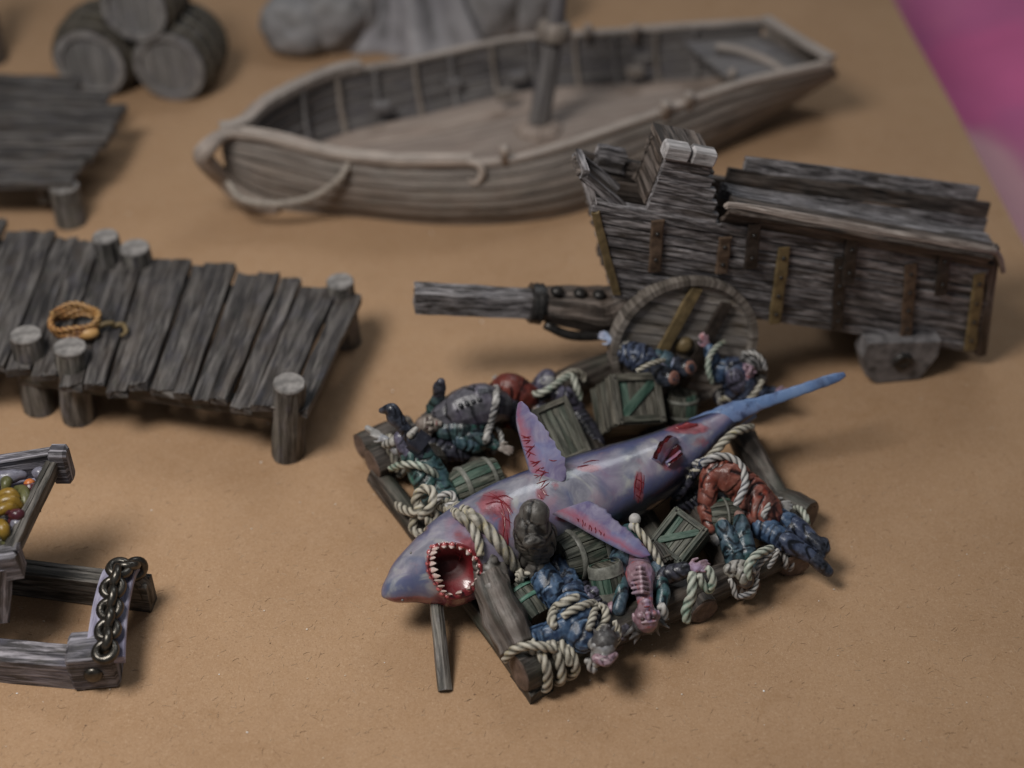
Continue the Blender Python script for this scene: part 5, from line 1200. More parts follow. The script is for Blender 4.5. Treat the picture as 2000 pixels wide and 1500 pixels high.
def crate(c, n_, u_, s, label, lid=None, depth=None, mat='crate_wood', panel='green_paint', brace=True, open_=False):
    "n_: normal of the decorated face, u_: its up direction, s: face size (w, h), depth along -n"
    c, n_, u_ = V(c), V(n_).normalized(), V(u_); x = u_.cross(n_).normalized(); u_ = n_.cross(x); w_, h_ = s; d_ = depth or w_
    Mx = Matrix(((x.x, u_.x, n_.x, c.x), (x.y, u_.y, n_.y, c.y), (x.z, u_.z, n_.z, c.z), (0, 0, 0, 1)))
    t = thing('crate', label, 'crate', c, 'crates on the raft')
    def bd(x0, y0, z0, x1, y1, z1, wd, nrm, T, nm, mt, seed):
        p0, p1 = Mx @ V((x0, y0, z0)), Mx @ V((x1, y1, z1)); nw = (Mx.to_3x3() @ V(nrm)).normalized()
        m_ = MB(); m_.plank((p1-p0).length, wd, T, seed, 6, .03, .05, basis(p0-nw*T*.5, p1-p0, nw)); o = m_.build(nm, M[mt], t); solid(o); return o
    k = 6
    for i in range(k):   # face boards
        xx = -w_/2+w_*(i+.5)/k; bd(xx, -h_/2, -.05, xx, h_/2, -.05, w_/k*.93, (0, 0, 1), .06, 'board', (panel if i < 2 else mat) if brace else ('green_wood' if open_ else mat), 500+i)
    for sx in (-1, 1):
        for i in range(4):
            zz = -d_*(i+.5)/4; bd(sx*w_/2, -h_/2, zz, sx*w_/2, h_/2, zz, d_/4*.94, (sx, 0, 0), .06, 'board', mat, 510+i+sx)
            bd(-w_/2, sx*h_/2, zz, w_/2, sx*h_/2, zz, d_/4*.94, (0, sx, 0), .06, 'board', mat, 520+i+sx)
    bw = .13*w_
    for sx in (-1, 1): bd(sx*(w_/2-bw*.42), -h_/2-.02, .02, sx*(w_/2-bw*.42), h_/2+.02, .02, bw, (0, 0, 1), .07, 'frame_board', mat, 530+sx)
    for sy in (-1, 1): bd(-w_/2+bw*.9, sy*(h_/2-bw*.42), .015, w_/2-bw*.9, sy*(h_/2-bw*.42), .015, bw, (0, 0, 1), .07, 'frame_board', mat, 535+sy)
    if brace: bd(-w_/2+bw, -h_/2+bw*1.1, .0, w_/2-bw, h_/2-bw*1.1, .0, bw*1.35, (0, 0, 1), .06, 'brace', 'green_paint', 540)
    if brace:
        for sx in (-1, 1):
            bd(sx*(w_/2+.02), -h_/2, -.07, sx*(w_/2+.02), h_/2, -.07, bw, (sx, 0, 0), .05, 'frame_board', mat, 550+sx); bd(-w_/2, sx*(h_/2+.02), -.07, w_/2, sx*(h_/2+.02), -.07, bw, (0, sx, 0), .05, 'frame_board', mat, 556+sx)
        for sx in (-1, 1):
            for sy in (-1, 1):
                m_ = MB(); m_.ball(Mx @ V((sx*(w_/2-bw*.45), sy*(h_/2-bw*.45), .062)), .022, 8); m_.build('nail', M['iron'], t, smooth=True)
    return t
crate(P(1246, 778, 1.30), (.30, -.52, .80), (-.12, .75, .55), (.98, .92), 'big square crate with a green diagonal brace behind the shark', depth=1.02)
crate(P(1097, 842, 1.08), (.10, -.62, .78), (-.42, .72, .55), (.70, 1.12), 'shallow green crate with a bare frame leaning behind the raised fin', depth=.30, brace=False, open_=True)
crate(P(1325, 1047, 1.00), (-.18, -.48, .86), (.62, .62, .45), (.66, .74), 'small dark green crate tilted on a corner beside the red coated sailor', depth=.62, mat='green_wood')

# ------------------------------------------------------------------ sailors
def sailor(label, c, name='person'): return thing(name, label, 'person', c, 'drowned sailors lashed to the raft')
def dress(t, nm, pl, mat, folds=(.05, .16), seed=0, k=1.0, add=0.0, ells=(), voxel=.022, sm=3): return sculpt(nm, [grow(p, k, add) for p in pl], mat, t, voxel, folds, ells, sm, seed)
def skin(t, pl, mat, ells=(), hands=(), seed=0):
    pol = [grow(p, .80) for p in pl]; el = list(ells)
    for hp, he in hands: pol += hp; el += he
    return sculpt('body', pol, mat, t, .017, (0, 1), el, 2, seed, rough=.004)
VX = V((1, 0, 0)); VY = V((0, 1, 0)); VZ = V((0, 0, 1))
TOCAM = lambda p: (CAM-p).normalized()

# 1 on his back over the rear log, head thrown back
s1 = sailor('sailor on his back in teal coat and grey vest, head thrown back', P(905, 800, .6))
hc = P(838, 830, 1.08); f1_ = V((-.02, -.62, .78)); u1 = V((-.90, -.05, .10))
hl, _ = head(hc, f1_, u1, 1.12)
torso = pp((872, 812, 1.12, .30), (905, 800, 1.25, .40), (938, 790, 1.30, .42), (965, 792, 1.15, .36))
armA = pp((880, 842, .98, .17), (920, 852, .95, .17), (955, 862, .90, .12), (968, 870, .88, .09)); armB = pp((872, 800, 1.05, .20), (850, 797, 1.15, .19), (856, 776, 1.45, .12), (858, 768, 1.55, .11))
legs1 = pp((965, 800, 1.0, .28), (1000, 800, .9, .22), (1020, 830, .7, .2))
hA = hand(P(970, 872, .88), P(1008, 884, .80)-P(970, 872, .88), V((.1, -.5, .8)), .92, .35); hB = hand(P(858, 768, 1.55), V((0, .15, 1)), V((.2, -.9, .1)), .62, .5)
skin(s1, [torso, pp((872, 815, 1.1, .14), (850, 826, 1.08, .13)), armA, armB, legs1], 'skin_dead', hl, [hA, hB], 1); eyes(hc, f1_, u1, 1.12, s1); hair(hc, f1_, u1, 1.12, s1, seed=1, back=.10)
dress(s1, 'vest', [torso], 'grey_vest', (.025, .30), 3)
dress(s1, 'coat', [pp((872, 838, .98, .22), (905, 838, 1.0, .27), (945, 822, 1.0, .22), (960, 812, 1.0, .15)), armA, armB, pp((878, 795, 1.05, .22), (905, 775, 1.1, .20), (945, 765, 1.1, .18)), pp((875, 825, .8, .3), (950, 805, .75, .3))], 'teal', (.035, .22), 4)
dress(s1, 'sleeve_frill', [pp((905, 858, .85, .22), (930, 862, .82, .22), (950, 858, .80, .16))], 'teal_navy', (.06, .12), 5)
dress(s1, 'mitten', [pp((857, 772, 1.5, .115), (858, 756, 1.72, .13), (861, 746, 1.84, .08)), pp((852, 766, 1.55, .06), (850, 754, 1.7, .05))], 'dark_cloth', (.02, .15), 6)
dress(s1, 'trousers', [legs1], 'dark_cloth', (.04, .2), 7)
for x, y in ((905, 787), (914, 781), (923, 776), (932, 772), (903, 795)):
    m_ = MB(); pz = H(x, y, .0); 
for i in range(4):
    p_ = torso[1][0].lerp(torso[2][0], i/3*1.1-.05)+V((-.02, -.26, .33)); m_ = MB(); ellip(m_, p_, (VX, V((0, .78, .62)), V((0, -.62, .78))), (.052, .052, .03), 10); m_.build('button', M['button'], s1, smooth=True)
# 2 head down on the left corner, boots in the air
s2 = sailor('sailor upside down at the left corner with dark boots in the air', P(830, 930, .4))
lg1 = pp((850, 965, .75, .30), (822, 928, .98, .23), (800, 890, 1.25, .18), (790, 868, 1.42, .15)); lg2 = pp((862, 958, .75, .28), (845, 915, 1.05, .22), (822, 882, 1.32, .18), (806, 858, 1.55, .15), (795, 842, 1.70, .13))
hp_ = pp((858, 968, .72, .32), (880, 985, .6, .30), (900, 1000, .5, .26))
hC = hand(P(752, 858, 1.32), P(722, 840, 1.4)-P(752, 858, 1.32), V((0, -.4, .9)), .85, .3, .6)
skin(s2, [lg1, lg2, hp_, pp((775, 880, 1.2, .12), (752, 858, 1.32, .10)), pp((740, 850, 1.30, .085), (718, 836, 1.36, .075))], 'skin_grey', (), [hC], 2)
dress(s2, 'trousers', [lg1[:3], lg2[:3], hp_], 'green_teal', (.045, .24), 8); dress(s2, 'boot', [pp((801, 892, 1.22, .185), (790, 868, 1.42, .17), (784, 856, 1.52, .15))], 'purple_cloth', (.03, .2), 9)
dress(s2, 'boot', [pp((824, 884, 1.30, .20), (808, 860, 1.54, .17), (795, 842, 1.70, .13), (783, 830, 1.80, .13), (770, 815, 1.95, .15)), pp((778, 822, 1.88, .15), (766, 800, 2.08, .13), (757, 800, 2.05, .10), (745, 802, 1.98, .06))], 'boot', (.025, .22), 10)
m_ = MB(); m_.tube([P(826, 872, 1.42)+V((0, 0, 0)), P(806, 856, 1.56)], [.235, .225], 18, k=6, jit=.05); m_.build('cuff', M['leather'], s2, smooth=True, autosmooth=40)
dress(s2, 'foot_wrap', [pp((754, 868, 1.3, .09), (770, 862, 1.4, .10))], 'grey_cloth', (.03, .1), 11); dress(s2, 'foot_wrap', [pp((802, 850, 1.72, .08), (812, 838, 1.8, .06))], 'grey_cloth', (.03, .1), 12)
# 3 red coat behind the fin
s3 = sailor('sailor in a dark red coat on the rear log half behind the raised fin', P(1000, 765, .5))
t3 = pp((968, 770, .9, .26), (995, 760, 1.05, .34), (1025, 772, .92, .30)); a3 = pp((985, 778, .85, .20), (992, 800, .72, .19), (995, 822, .55, .16))
hc3 = P(1040, 790, .7); hl3, _ = head(hc3, V((.6, -.5, -.3)), V((.5, .2, -.6)), .95)
skin(s3, [t3, a3, pp((1025, 775, .9, .14), (1036, 785, .75, .13))], 'skin_dead', hl3, (), 3); dress(s3, 'coat', [t3, a3], 'red_dark', (.05, .17), 12); hair(hc3, V((.6, -.5, -.3)), V((.5, .2, -.6)), .95, s3, seed=3)
# 4 dark purple figure behind the crate
s4 = sailor('sailor in dark purple clothes with bent knees behind the shallow green crate', P(1080, 790, .4))
l4a = pp((1125, 800, .55, .2), (1105, 772, .95, .19), (1078, 768, .98, .18), (1055, 778, .85, .16)); l4b = pp((1045, 800, .6, .24), (1068, 800, .62, .24), (1100, 810, .5, .22)); t4 = pp((1100, 815, .45, .28), (1060, 790, .6, .26), (1040, 765, .75, .2))
hc4 = P(1066, 746, 1.0); hl4, _ = head(hc4, V((-.6, .5, .4)), V((.2, .2, .9)), .95)
skin(s4, [l4a, l4b, t4, pp((1050, 765, .8, .12), (1062, 752, .95, .12))], 'skin_grey', hl4, (), 4); dress(s4, 'trousers', [l4a, l4b], 'purple_cloth', (.04, .22), 13); dress(s4, 'coat', [t4], 'dark_cloth', (.05, .18), 14)
dress(s4, 'hood', [pp((1060, 750, .95, .20), (1068, 738, 1.05, .19))], 'purple_cloth', (.03, .2), 15)
# 5 far sailor, soles of his boots towards the front
s5 = sailor('sailor lying away behind the big crate with reddish boot soles showing', P(1255, 710, 0.90))
t5 = pp((1222, 686, 1.55, .24), (1245, 698, 1.55, .30), (1262, 706, 1.50, .30)); la = pp((1258, 706, 1.50, .22), (1280, 716, 1.50, .20), (1302, 730, 1.50, .16)); lb_ = pp((1268, 700, 1.50, .22), (1300, 704, 1.55, .2), (1330, 716, 1.50, .16)); ar5 = pp((1228, 684, 1.60, .15), (1208, 672, 1.70, .13), (1196, 664, 1.75, .11))
h5 = hand(P(1200, 667, 1.72), V((-.8, .3, .35)), V((0, -.5, .8)), .95, .4); hc5 = P(1205, 690, 1.30); hl5, _ = head(hc5, V((-.5, .2, .8)), V((-.7, .4, 0)), .95)
skin(s5, [t5, la, lb_, ar5, pp((1220, 686, 1.50, .13), (1210, 690, 1.35, .13))], 'skin_blue', hl5, [h5], 5); dress(s5, 'jacket', [t5, ar5[:2]], 'navy', (.05, .15), 16); hair(hc5, V((-.5, .2, .8)), V((-.7, .4, 0)), .95, s5, seed=5)
dress(s5, 'cuff', [pp((1212, 676, 1.67, .14), (1222, 672, 1.70, .12))], 'grey_cloth', (.02, .1), 17); dress(s5, 'trousers', [la[:2], lb_[:2]], 'teal_navy', (.05, .16), 18)
for (x0, y0), (x1, y1) in (((1278, 720), (1306, 738)), ((1308, 704), (1338, 718))):
    a, c_ = P(x0, y0, 1.5), P(x1, y1, 1.55); d = (TOCAM(c_)+V((.7, 0, 0))).normalized(); o = dress(s5, 'boot', [[(a, .17), (c_-d*.1, .19)], [(c_-d*.05, .20), (c_+d*.03, .20)]], 'boot', (.02, .2), int(x0))
    m_ = MB(); m_.tube([c_+d*.17, c_+d*.215, c_+d*.22], [.135, .12, .03], 16, k=6, jit=.12, seed=x0); m_.build('sole', M['sole'], o, smooth=True)
# 6 far right sailor in blue
s6 = sailor('hooded sailor in blue slumped at the far right corner with pink grey face', P(1445, 745, .4))
t6 = pp((1432, 725, 1.15, .30), (1445, 745, .95, .36), (1450, 775, .65, .32)); aL6 = pp((1418, 722, 1.15, .19), (1400, 735, 1.05, .18), (1392, 700, 1.35, .14), (1385, 682, 1.5, .11)); aR6 = pp((1472, 745, .9, .17), (1488, 765, .75, .15), (1508, 766, .75, .12), (1518, 765, .78, .09))
hc6 = P(1466, 716, 1.3); f6 = V((-.15, -.75, .35)); u6 = V((.25, .3, .9)); hl6, _ = head(hc6, f6, u6, 1.1); h6a = hand(P(1383, 678, 1.52), V((-.4, .2, .9)), V((0, -.9, .3)), .9, .5); h6b = hand(P(1516, 766, .78), V((.9, -.1, .1)), V((0, -.5, .8)), .8, .4)
skin(s6, [t6, aL6, aR6, pp((1445, 728, 1.15, .14), (1458, 722, 1.22, .13))], 'skin_pink', hl6, [h6a, h6b], 6); eyes(hc6, f6, u6, 1.1, s6)
dress(s6, 'shirt', [aL6, pp((1410, 722, 1.15, .22), (1425, 722, 1.15, .24))], 'blue', (.05, .18), 20); dress(s6, 'coat', [t6, aR6[:3]], 'navy', (.05, .18), 21); dress(s6, 'hood', [pp((1472, 706, 1.42, .2), (1480, 712, 1.36, .2)), pp((1488, 722, 1.25, .13), (1486, 740, 1.05, .14)), pp((1452, 700, 1.44, .09), (1468, 692, 1.5, .12))], 'hair', (.03, .15), 22)
dress(s6, 'vest', [pp((1436, 735, 1.18, .2), (1440, 752, 1.02, .2))], 'purple_cloth', (.03, .14), 23); dress(s6, 'trousers', [pp((1448, 778, .6, .3), (1425, 785, .45, .24), (1412, 775, .5, .2))], 'dark_cloth', (.05, .2), 24)
# 7 the big red coat on the right
s7 = sailor('sailor bent double in a long red coat and blue trousers, boots off the right end', P(1460, 990, .4))
t7 = pp((1402, 922, 1.38, .29), (1425, 930, 1.36, .34), (1452, 950, 1.18, .31), (1476, 980, 1.0, .36), (1490, 1002, .88, .38)); aL7 = pp((1390, 926, 1.36, .22), (1384, 955, 1.2, .18), (1378, 995, .95, .16), (1388, 1028, .78, .13)); aR7 = pp((1432, 945, 1.25, .20), (1440, 975, 1.05, .14), (1447, 995, .9, .10)); aRb = pp((1478, 975, 1.0, .2), (1505, 985, .85, .15), (1512, 990, .8, .1))
lA = pp((1488, 1026, .82, .24), (1522, 1050, .78, .20), (1558, 1070, .72, .165), (1586, 1089, .62, .125), (1603, 1104, .55, .115)); lB = pp((1505, 1008, .80, .22), (1546, 1024, .78, .19), (1576, 1046, .74, .16), (1598, 1066, .70, .12))
h7 = hand(P(1388, 1034, .72), V((.25, -.5, -.35)), V((-.5, -.5, .5)), .9, .6); h7b = hand(P(1508, 986, .95), V((.95, -.1, .0)), V((0, -.45, .85)), 1.0, .25, 1.3); hc7 = P(1412, 1000, .75); hl7, _ = head(hc7, V((0, -.6, -.4)), V((-.2, -.3, -.8)), .9)
skin(s7, [t7, aL7, aR7, aRb, lA, lB, pp((1405, 945, 1.15, .15), (1410, 985, .85, .14))], 'skin_grey', hl7, [h7, h7b], 7)
dress(s7, 'trousers', [lA[:2], lB[:2], pp((1480, 1015, .75, .34), (1500, 1022, .72, .3))], 'blue', (.035, .24), 26)
dress(s7, 'coat', [t7, aL7, aR7, pp((1468, 1004, .88, .26), (1486, 1020, .82, .24), (1500, 1010, .82, .26)), aRb], 'red_cloth', (.05, .20), 25, voxel=.024)
dress(s7, 'trouser_leg', [[(lA[1][0].lerp(lA[2][0], .35), .225)]+lA[2:4]], 'navy', (.026, .30), 46); dress(s7, 'trouser_leg', [[(lB[1][0].lerp(lB[2][0], .25), .215)]+lB[2:]], 'navy', (.026, .30), 47); dress(s7, 'boot', [lA[3:], pp((1590, 1092, .60, .13), (1606, 1106, .50, .135), (1617, 1116, .44, .11)), pp((1600, 1098, .55, .11), (1596, 1104, .45, .09))], 'boot', (.012, .3), 27); dress(s7, 'boot', [pp((1580, 1050, .74, .15), (1600, 1066, .70, .13)), pp((1598, 1058, .74, .10), (1609, 1060, .72, .10), (1612, 1072, .68, .09)), pp((1600, 1070, .66, .11), (1604, 1084, .60, .09))], 'boot', (.012, .3), 28); dress(s7, 'collar', [pp((1376, 908, 1.45, .12), (1400, 900, 1.55, .14), (1425, 903, 1.5, .12))], 'navy', (.04, .12), 29)
dress(s7, 'shirt_tail', [pp((1472, 1040, .75, .06), (1490, 1033, .84, .07), (1505, 1028, .86, .06))], 'light_blue', (.02, .08), 30)
# 8 legs of a man hanging over the front log
s8 = sailor('sailor head down over the front log, dark teal trouser legs and torn shirt showing', P(1440, 1075, .4))
l8a = pp((1413, 1030, 1.02, .15), (1422, 1052, .98, .17), (1432, 1078, .85, .19), (1441, 1104, .68, .20)); l8b = pp((1446, 1016, 1.05, .13), (1452, 1045, .98, .165), (1458, 1075, .85, .18), (1462, 1102, .68, .19)); t8 = pp((1450, 1112, .72, .22), (1455, 1132, .6, .2))
hc8 = P(1462, 1150, .34); hl8, _ = head(hc8, V((.3, -.7, .4)), V((.1, -.4, -.7)), .8)
skin(s8, [pp((1411, 1022, 1.05, .13), (1413, 1032, 1.0, .14)), pp((1444, 1006, 1.08, .12), (1446, 1018, 1.04, .13)), l8a, l8b, t8, pp((1456, 1128, .5, .14), (1460, 1142, .4, .13))], 'skin_dead', hl8, (), 8); dress(s8, 'trousers', [l8a, l8b], 'teal_navy', (.030, .30), 31)
dress(s8, 'shirt', [pp((1425, 1112, .92, .11), (1440, 1104, .96, .11), (1460, 1108, .92, .10), (1470, 1116, .86, .07)), pp((1446, 1116, .9, .12), (1452, 1134, .82, .08)), pp((1430, 1112, .9, .13), (1428, 1122, .86, .07)), pp((1462, 1112, .88, .1), (1458, 1126, .8, .05))], 'grey_cloth', (.07, .10), 32); hair(hc8, V((.3, -.7, .4)), V((.1, -.4, -.7)), .8, s8, 'grey_cloth', seed=8)
# 9 upside down man with the bare pink chest
s9 = sailor('bare chested pink sailor hanging head down between open dark coat flaps at the front edge', P(1250, 1130, .4))
t9 = pp((1238, 1078, .92, .28), (1246, 1100, .92, .28), (1252, 1125, 1.02, .26), (1256, 1150, .98, .22)); hc9 = P(1262, 1203, .90); f9 = V((.05, -.72, .70)); u9 = V((.12, -.72, -.68)); hl9, _ = head(hc9, f9, u9, 1.25)
aR9 = pp((1278, 1140, .85, .17), (1300, 1122, .92, .165), (1335, 1114, 1.0, .155), (1348, 1112, 1.02, .11)); h9 = hand(P(1344, 1112, 1.04), V((.9, .12, .15)), V((-.1, -.35, .9)), 1.15, .75, 1.0); aL9 = pp((1222, 1120, .9, .2), (1205, 1145, .8, .18), (1195, 1190, .7, .16))
ribs = []
for i in range(6):
    y = 1108+i*9.5; a, b0_, c_ = P(1230+i*1.2, y+3, 1.10-i*.01), P(1250+i*.8, y, 1.30-i*.015), P(1270, y+4, 1.10-i*.01); ribs.append([(a, .028), (b0_, .036), (c_, .028)])
skin(s9, [t9, aR9, aL9, pp((1257, 1150, .98, .2), (1260, 1175, .95, .17))]+[grow(r_, 1.25) for r_ in ribs], 'skin_pink', hl9+[(P(1250, 1125, 1.0), (VX, VY, VZ), (.26, .3, .25))], [h9], 9); eyes(hc9, f9, u9, 1.25, s9); hair(hc9, f9, u9, 1.25, s9, seed=9, messy=1.5, back=.09)
dress(s9, 'coat', [pp((1222, 1062, .95, .22), (1212, 1088, .98, .20), (1206, 1120, .98, .17), (1214, 1160, .9, .13), (1208, 1190, .8, .12)), pp((1228, 1055, .9, .3), (1235, 1075, .8, .3)), pp((1270, 1090, .95, .12), (1290, 1130, .92, .13), (1296, 1160, .85, .12), (1290, 1190, .75, .10)), pp((1240, 1130, .5, .3), (1250, 1160, .4, .25))], 'teal_navy', (.03, .25), 33); dress(s9, 'sleeve', [aR9[:3]], 'dark_cloth', (.04, .15), 34)
# 10 blue man sprawled at the front
s10 = sailor('sailor in bright blue at the front corner under two rope loops', P(1110, 1200, .3))
t10 = pp((1112, 1160, .80, .30), (1118, 1195, .80, .36), (1125, 1222, .82, .36), (1138, 1242, .85, .28)); aL10 = pp((1105, 1222, .92, .24), (1075, 1236, .85, .19), (1045, 1240, .72, .15)); lga = pp((1050, 1105, 1.05, .18), (1062, 1125, 1.02, .23), (1080, 1155, .92, .26), (1100, 1180, .75, .25)); lgb = pp((1096, 1100, .95, .15), (1108, 1128, .92, .19), (1112, 1160, .80, .2))
hc10 = P(1176, 1266, .92); f10 = V((.15, -.80, -.10)); u10 = V((.45, -.28, .55)); hl10, _ = head(hc10, f10, u10, 1.15); h10 = hand(P(1045, 1240, .70), V((-.9, -.1, -.2)), V((0, -.4, .9)), .9, .8)
skin(s10, [t10, aL10, lga, lgb, pp((1140, 1242, .85, .16), (1160, 1256, .9, .15))], 'skin_grey', hl10, [h10], 10); eyes(hc10, f10, u10, 1.15, s10)
dress(s10, 'shirt', [t10, aL10], 'blue', (.06, .18), 35); dress(s10, 'trousers', [lga, lgb], 'blue', (.035, .3), 36, add=.01)
dress(s10, 'trouser_cuff', [pp((1040, 1096, 1.08, .2), (1052, 1108, 1.04, .22))], 'teal_navy', (.03, .12), 37); dress(s10, 'coat', [pp((1150, 1170, .6, .3), (1165, 1200, .6, .3), (1160, 1235, .6, .26)), pp((1085, 1105, 1.0, .1), (1095, 1130, .98, .09), (1108, 1150, .92, .08))], 'dark_cloth', (.05, .15), 38)
hair(hc10, f10, u10, 1.18, s10, 'hair', 'hair', 10, .05, .8); dress(s10, 'scarf', [pp((1166, 1286, .92, .09), (1185, 1292, .92, .10), (1200, 1280, .92, .07))], 'skin_pink', (.02, .15), 39)
# loose grey cloth scraps, then added black bundles that fill dark gaps
def scrap(pts, mat, label, seed):
    o = sculpt('cloth_scrap', [pp(*pts)], mat, None, .02, (.05, .1), sm=2, seed=seed); return tag(o, label, 'cloth')
scrap(((1128, 1148, .95, .09), (1138, 1158, .9, .10), (1148, 1150, .92, .07)), 'purple_cloth', 'crumpled lilac grey cloth scrap below the larger grey barrel', 40)
scrap(((1150, 1165, .85, .10), (1162, 1155, .9, .10), (1158, 1172, .8, .08)), 'purple_cloth', 'folded purple cloth scrap between the small keg and the blue sailor', 41)
scrap(((1205, 1215, .6, .13), (1215, 1228, .55, .16), (1208, 1245, .4, .14)), 'grey_vest', 'dark pouch hanging on the front log beside the bare chested sailor', 42)
scrap(((1392, 905, 1.5, .05), (1362, 915, 1.3, .10), (1340, 945, 1.0, .12), (1322, 968, .8, .10)), 'dark_cloth', 'dark rag trailing under the shark flank beside the red coat', 43)
scrap(((838, 872, .70, .20), (872, 880, .62, .22), (905, 884, .5, .20)), 'dark_cloth', 'added black bundle filling the dark hollow beneath the grey vested sailor on the rear log', 51)  # added filler, its black stands for the dark under this sailor
scrap(((1128, 815, .45, .22), (1150, 845, .4, .24), (1165, 872, .35, .2)), 'dark_cloth', 'added black bundle darkening the gap between the two crates behind the shark', 52)  # made-up bundle, black colour stands in for the dark gap
scrap(((1330, 985, .45, .22), (1360, 975, .5, .24), (1385, 968, .5, .2)), 'dark_cloth', 'added black bundle filling the dark hollow under the shark flank left of the red sleeve', 53)  # added filler, black so the recess under the flank reads dark
B2(1270, 1062, .72, 1302, 1108, .62, .25, 'dark little keg lying behind the clutching hand beside the small crate', seed=9, mats=('log_wood', 'log_wood', 'dark_hoop'), hoops=(.15, .85))
# ------------------------------------------------------------------ ropes
bpy.context.view_layer.update()
for o in list(COL.objects):
    if o.type == 'MESH' and o.parent is not None and o.parent.get('category') == 'person' and o.name.split('.')[0] in ('coat', 'shirt', 'trousers', 'vest', 'body', 'boot', 'jacket', 'hood'): solid(o)
def hp(pts, off=.08, z=.1):
    return [H(x, y, off, z) for x, y in pts]
RG = 'ropes lashing the wreckage together'
def R_(pts, r, mat, label, off=None, z=.1, raw=False):
    q_ = [P(*p) for p in pts] if raw else hp(pts, off if off is not None else r*.8, z)
    return rope(q_, r, M[mat], label, RG)
R_([(838, 982), (868, 992), (895, 1005), (920, 1028), (934, 1058), (938, 1086)], 0.092, 'rope', 'outer strand of the thick pale rope crossing the shark neck behind its jaw')
R_([(842, 975), (880, 985), (915, 1003), (948, 1030), (972, 1058), (992, 1085), (1005, 1105), (1012, 1118)], 0.113, 'rope', 'inner strand of the thick pale rope running over the shark to the driftwood log')
R_([(1012, 1112, 1.2), (1022, 1122, 1.1), (1038, 1114, 1.15), (1052, 1108, 1.2)], 0.075, 'rope', 'short rope end looped under the broken post', raw=True)
R_([(1010, 1118, 1.15), (1018, 1132, 1.02), (1008, 1130, 1.0)], 0.062, 'rope', 'frayed rope tip hanging below the thick pale rope', raw=True)
# knot on the left edge
R_([(775, 985, .6), (790, 996, .72), (812, 1000, .9), (826, 985, 1.05)], 0.088, 'rope', 'rope wrapped round the left side log', raw=True)
R_([(818, 1000, .8), (812, 975, 1.05), (826, 955, 1.25), (846, 962, 1.3), (842, 990, 1.15), (820, 1010, .9)], 0.088, 'rope', 'upper loop of the big pale knot at the left edge', raw=True)
R_([(812, 1005, .75), (806, 1030, .55), (822, 1045, .5), (846, 1030, .7), (850, 1005, .95), (832, 995, 1.05)], 0.088, 'rope', 'lower loop of the big pale knot at the left edge', raw=True)
R_([(828, 1000, 1.0), (838, 1020, .85), (832, 1040, .62), (812, 1038, .5)], 0.075, 'rope', 'hanging turn of the big pale knot at the left edge', raw=True)
R_([(850, 985, 1.15), (862, 968, 1.3), (882, 965, 1.32), (888, 980, 1.25), (870, 990, 1.2)], 0.062, 'rope_grey', 'small dark looped bight on top of the big pale knot', raw=True)
# left corner
def wound(c, ax, r, turns, label, mat='rope', rr=.084, adv=.15, start=0): 
    return rope(ring_pts(c, ax, r, turns, 16, adv, start), rr, M[mat], label, RG)
a1_, a2_ = P(728, 908, .52), P(1195, 715, .50); ad = (a2_-a1_).normalized()
wound(a1_+ad*.30, ad, .37, 1.6, 'pale rope wound round the end of the rear log at the left corner', adv=.14)
R_([(762, 915, .95), (785, 908, 1.22), (812, 908, 1.32), (838, 918, 1.25), (856, 932, 1.05)], 0.075, 'rope_green', 'rope tinged green crossing the teal trouser legs at the left', raw=True)
R_([(968, 738), (970, 770), (966, 800), (958, 830), (950, 858), (955, 876), (965, 884)], 0.075, 'rope_grey', 'long pale rope hanging over the grey vested sailor in front of the red coat', off=.10)
R_([(968, 835, .95), (978, 848, .85), (980, 866, .8), (978, 880, .72)], 0.053, 'rope_grey', 'thin rope end dangling beside the long pale rope', raw=True)
R_([(915, 765, 1.3), (935, 758, 1.42), (955, 772, 1.42), (962, 795, 1.35)], 0.048, 'rope_grey', 'thin grey cord round the belly of the grey vested sailor', raw=True)
# rear
R_([(1030, 770, .95), (1055, 768, 1.15), (1080, 755, 1.2), (1105, 738, 1.15), (1118, 735, 1.15), (1126, 755, 1.05), (1132, 775, .85), (1128, 790, .7)], 0.075, 'rope_green', 'green tinted rope looped over the rear log behind the shallow crate', raw=True)
R_([(1090, 742, 1.12), (1115, 727, 1.1), (1135, 730, .95), (1142, 745, .8)], 0.070, 'rope', 'pale rope turned over the rear log above the green tinted rope', raw=True)
R_([(1243, 725, 1.8), (1262, 715, 1.88), (1280, 708, 1.88), (1298, 704, 1.8)], 0.053, 'rope', 'pale cord tied across the legs of the sailor with reddish soles', raw=True)
R_([(1352, 670, 1.35), (1365, 655, 1.45), (1390, 650, 1.5), (1412, 655, 1.4), (1420, 668, 1.25)], 0.075, 'rope_green', 'pale rope loop arching over the raised blue sleeve at the far right', raw=True)
R_([(1415, 668, 1.6), (1398, 680, 1.62), (1385, 700, 1.55), (1384, 725, 1.35), (1392, 748, 1.1)], 0.062, 'rope_green', 'green and white rope hanging down the raised blue sleeve', raw=True)
R_([(1450, 690, 1.6), (1472, 690, 1.68), (1488, 702, 1.6), (1496, 722, 1.4)], 0.053, 'rope_grey', 'pale cord bound round the hood of the far right sailor', raw=True)
R_([(1490, 742, 1.2), (1480, 760, 1.05), (1465, 778, .85), (1448, 785, .7), (1420, 778, .68), (1405, 782, .6)], 0.062, 'rope', 'pale rope crossing the lap of the hooded sailor', raw=True)
R_([(1415, 760, .7), (1404, 770, .65), (1408, 788, .5), (1424, 796, .4)], 0.062, 'rope_grey', 'grey rope bundle at the feet of the hooded sailor', raw=True)
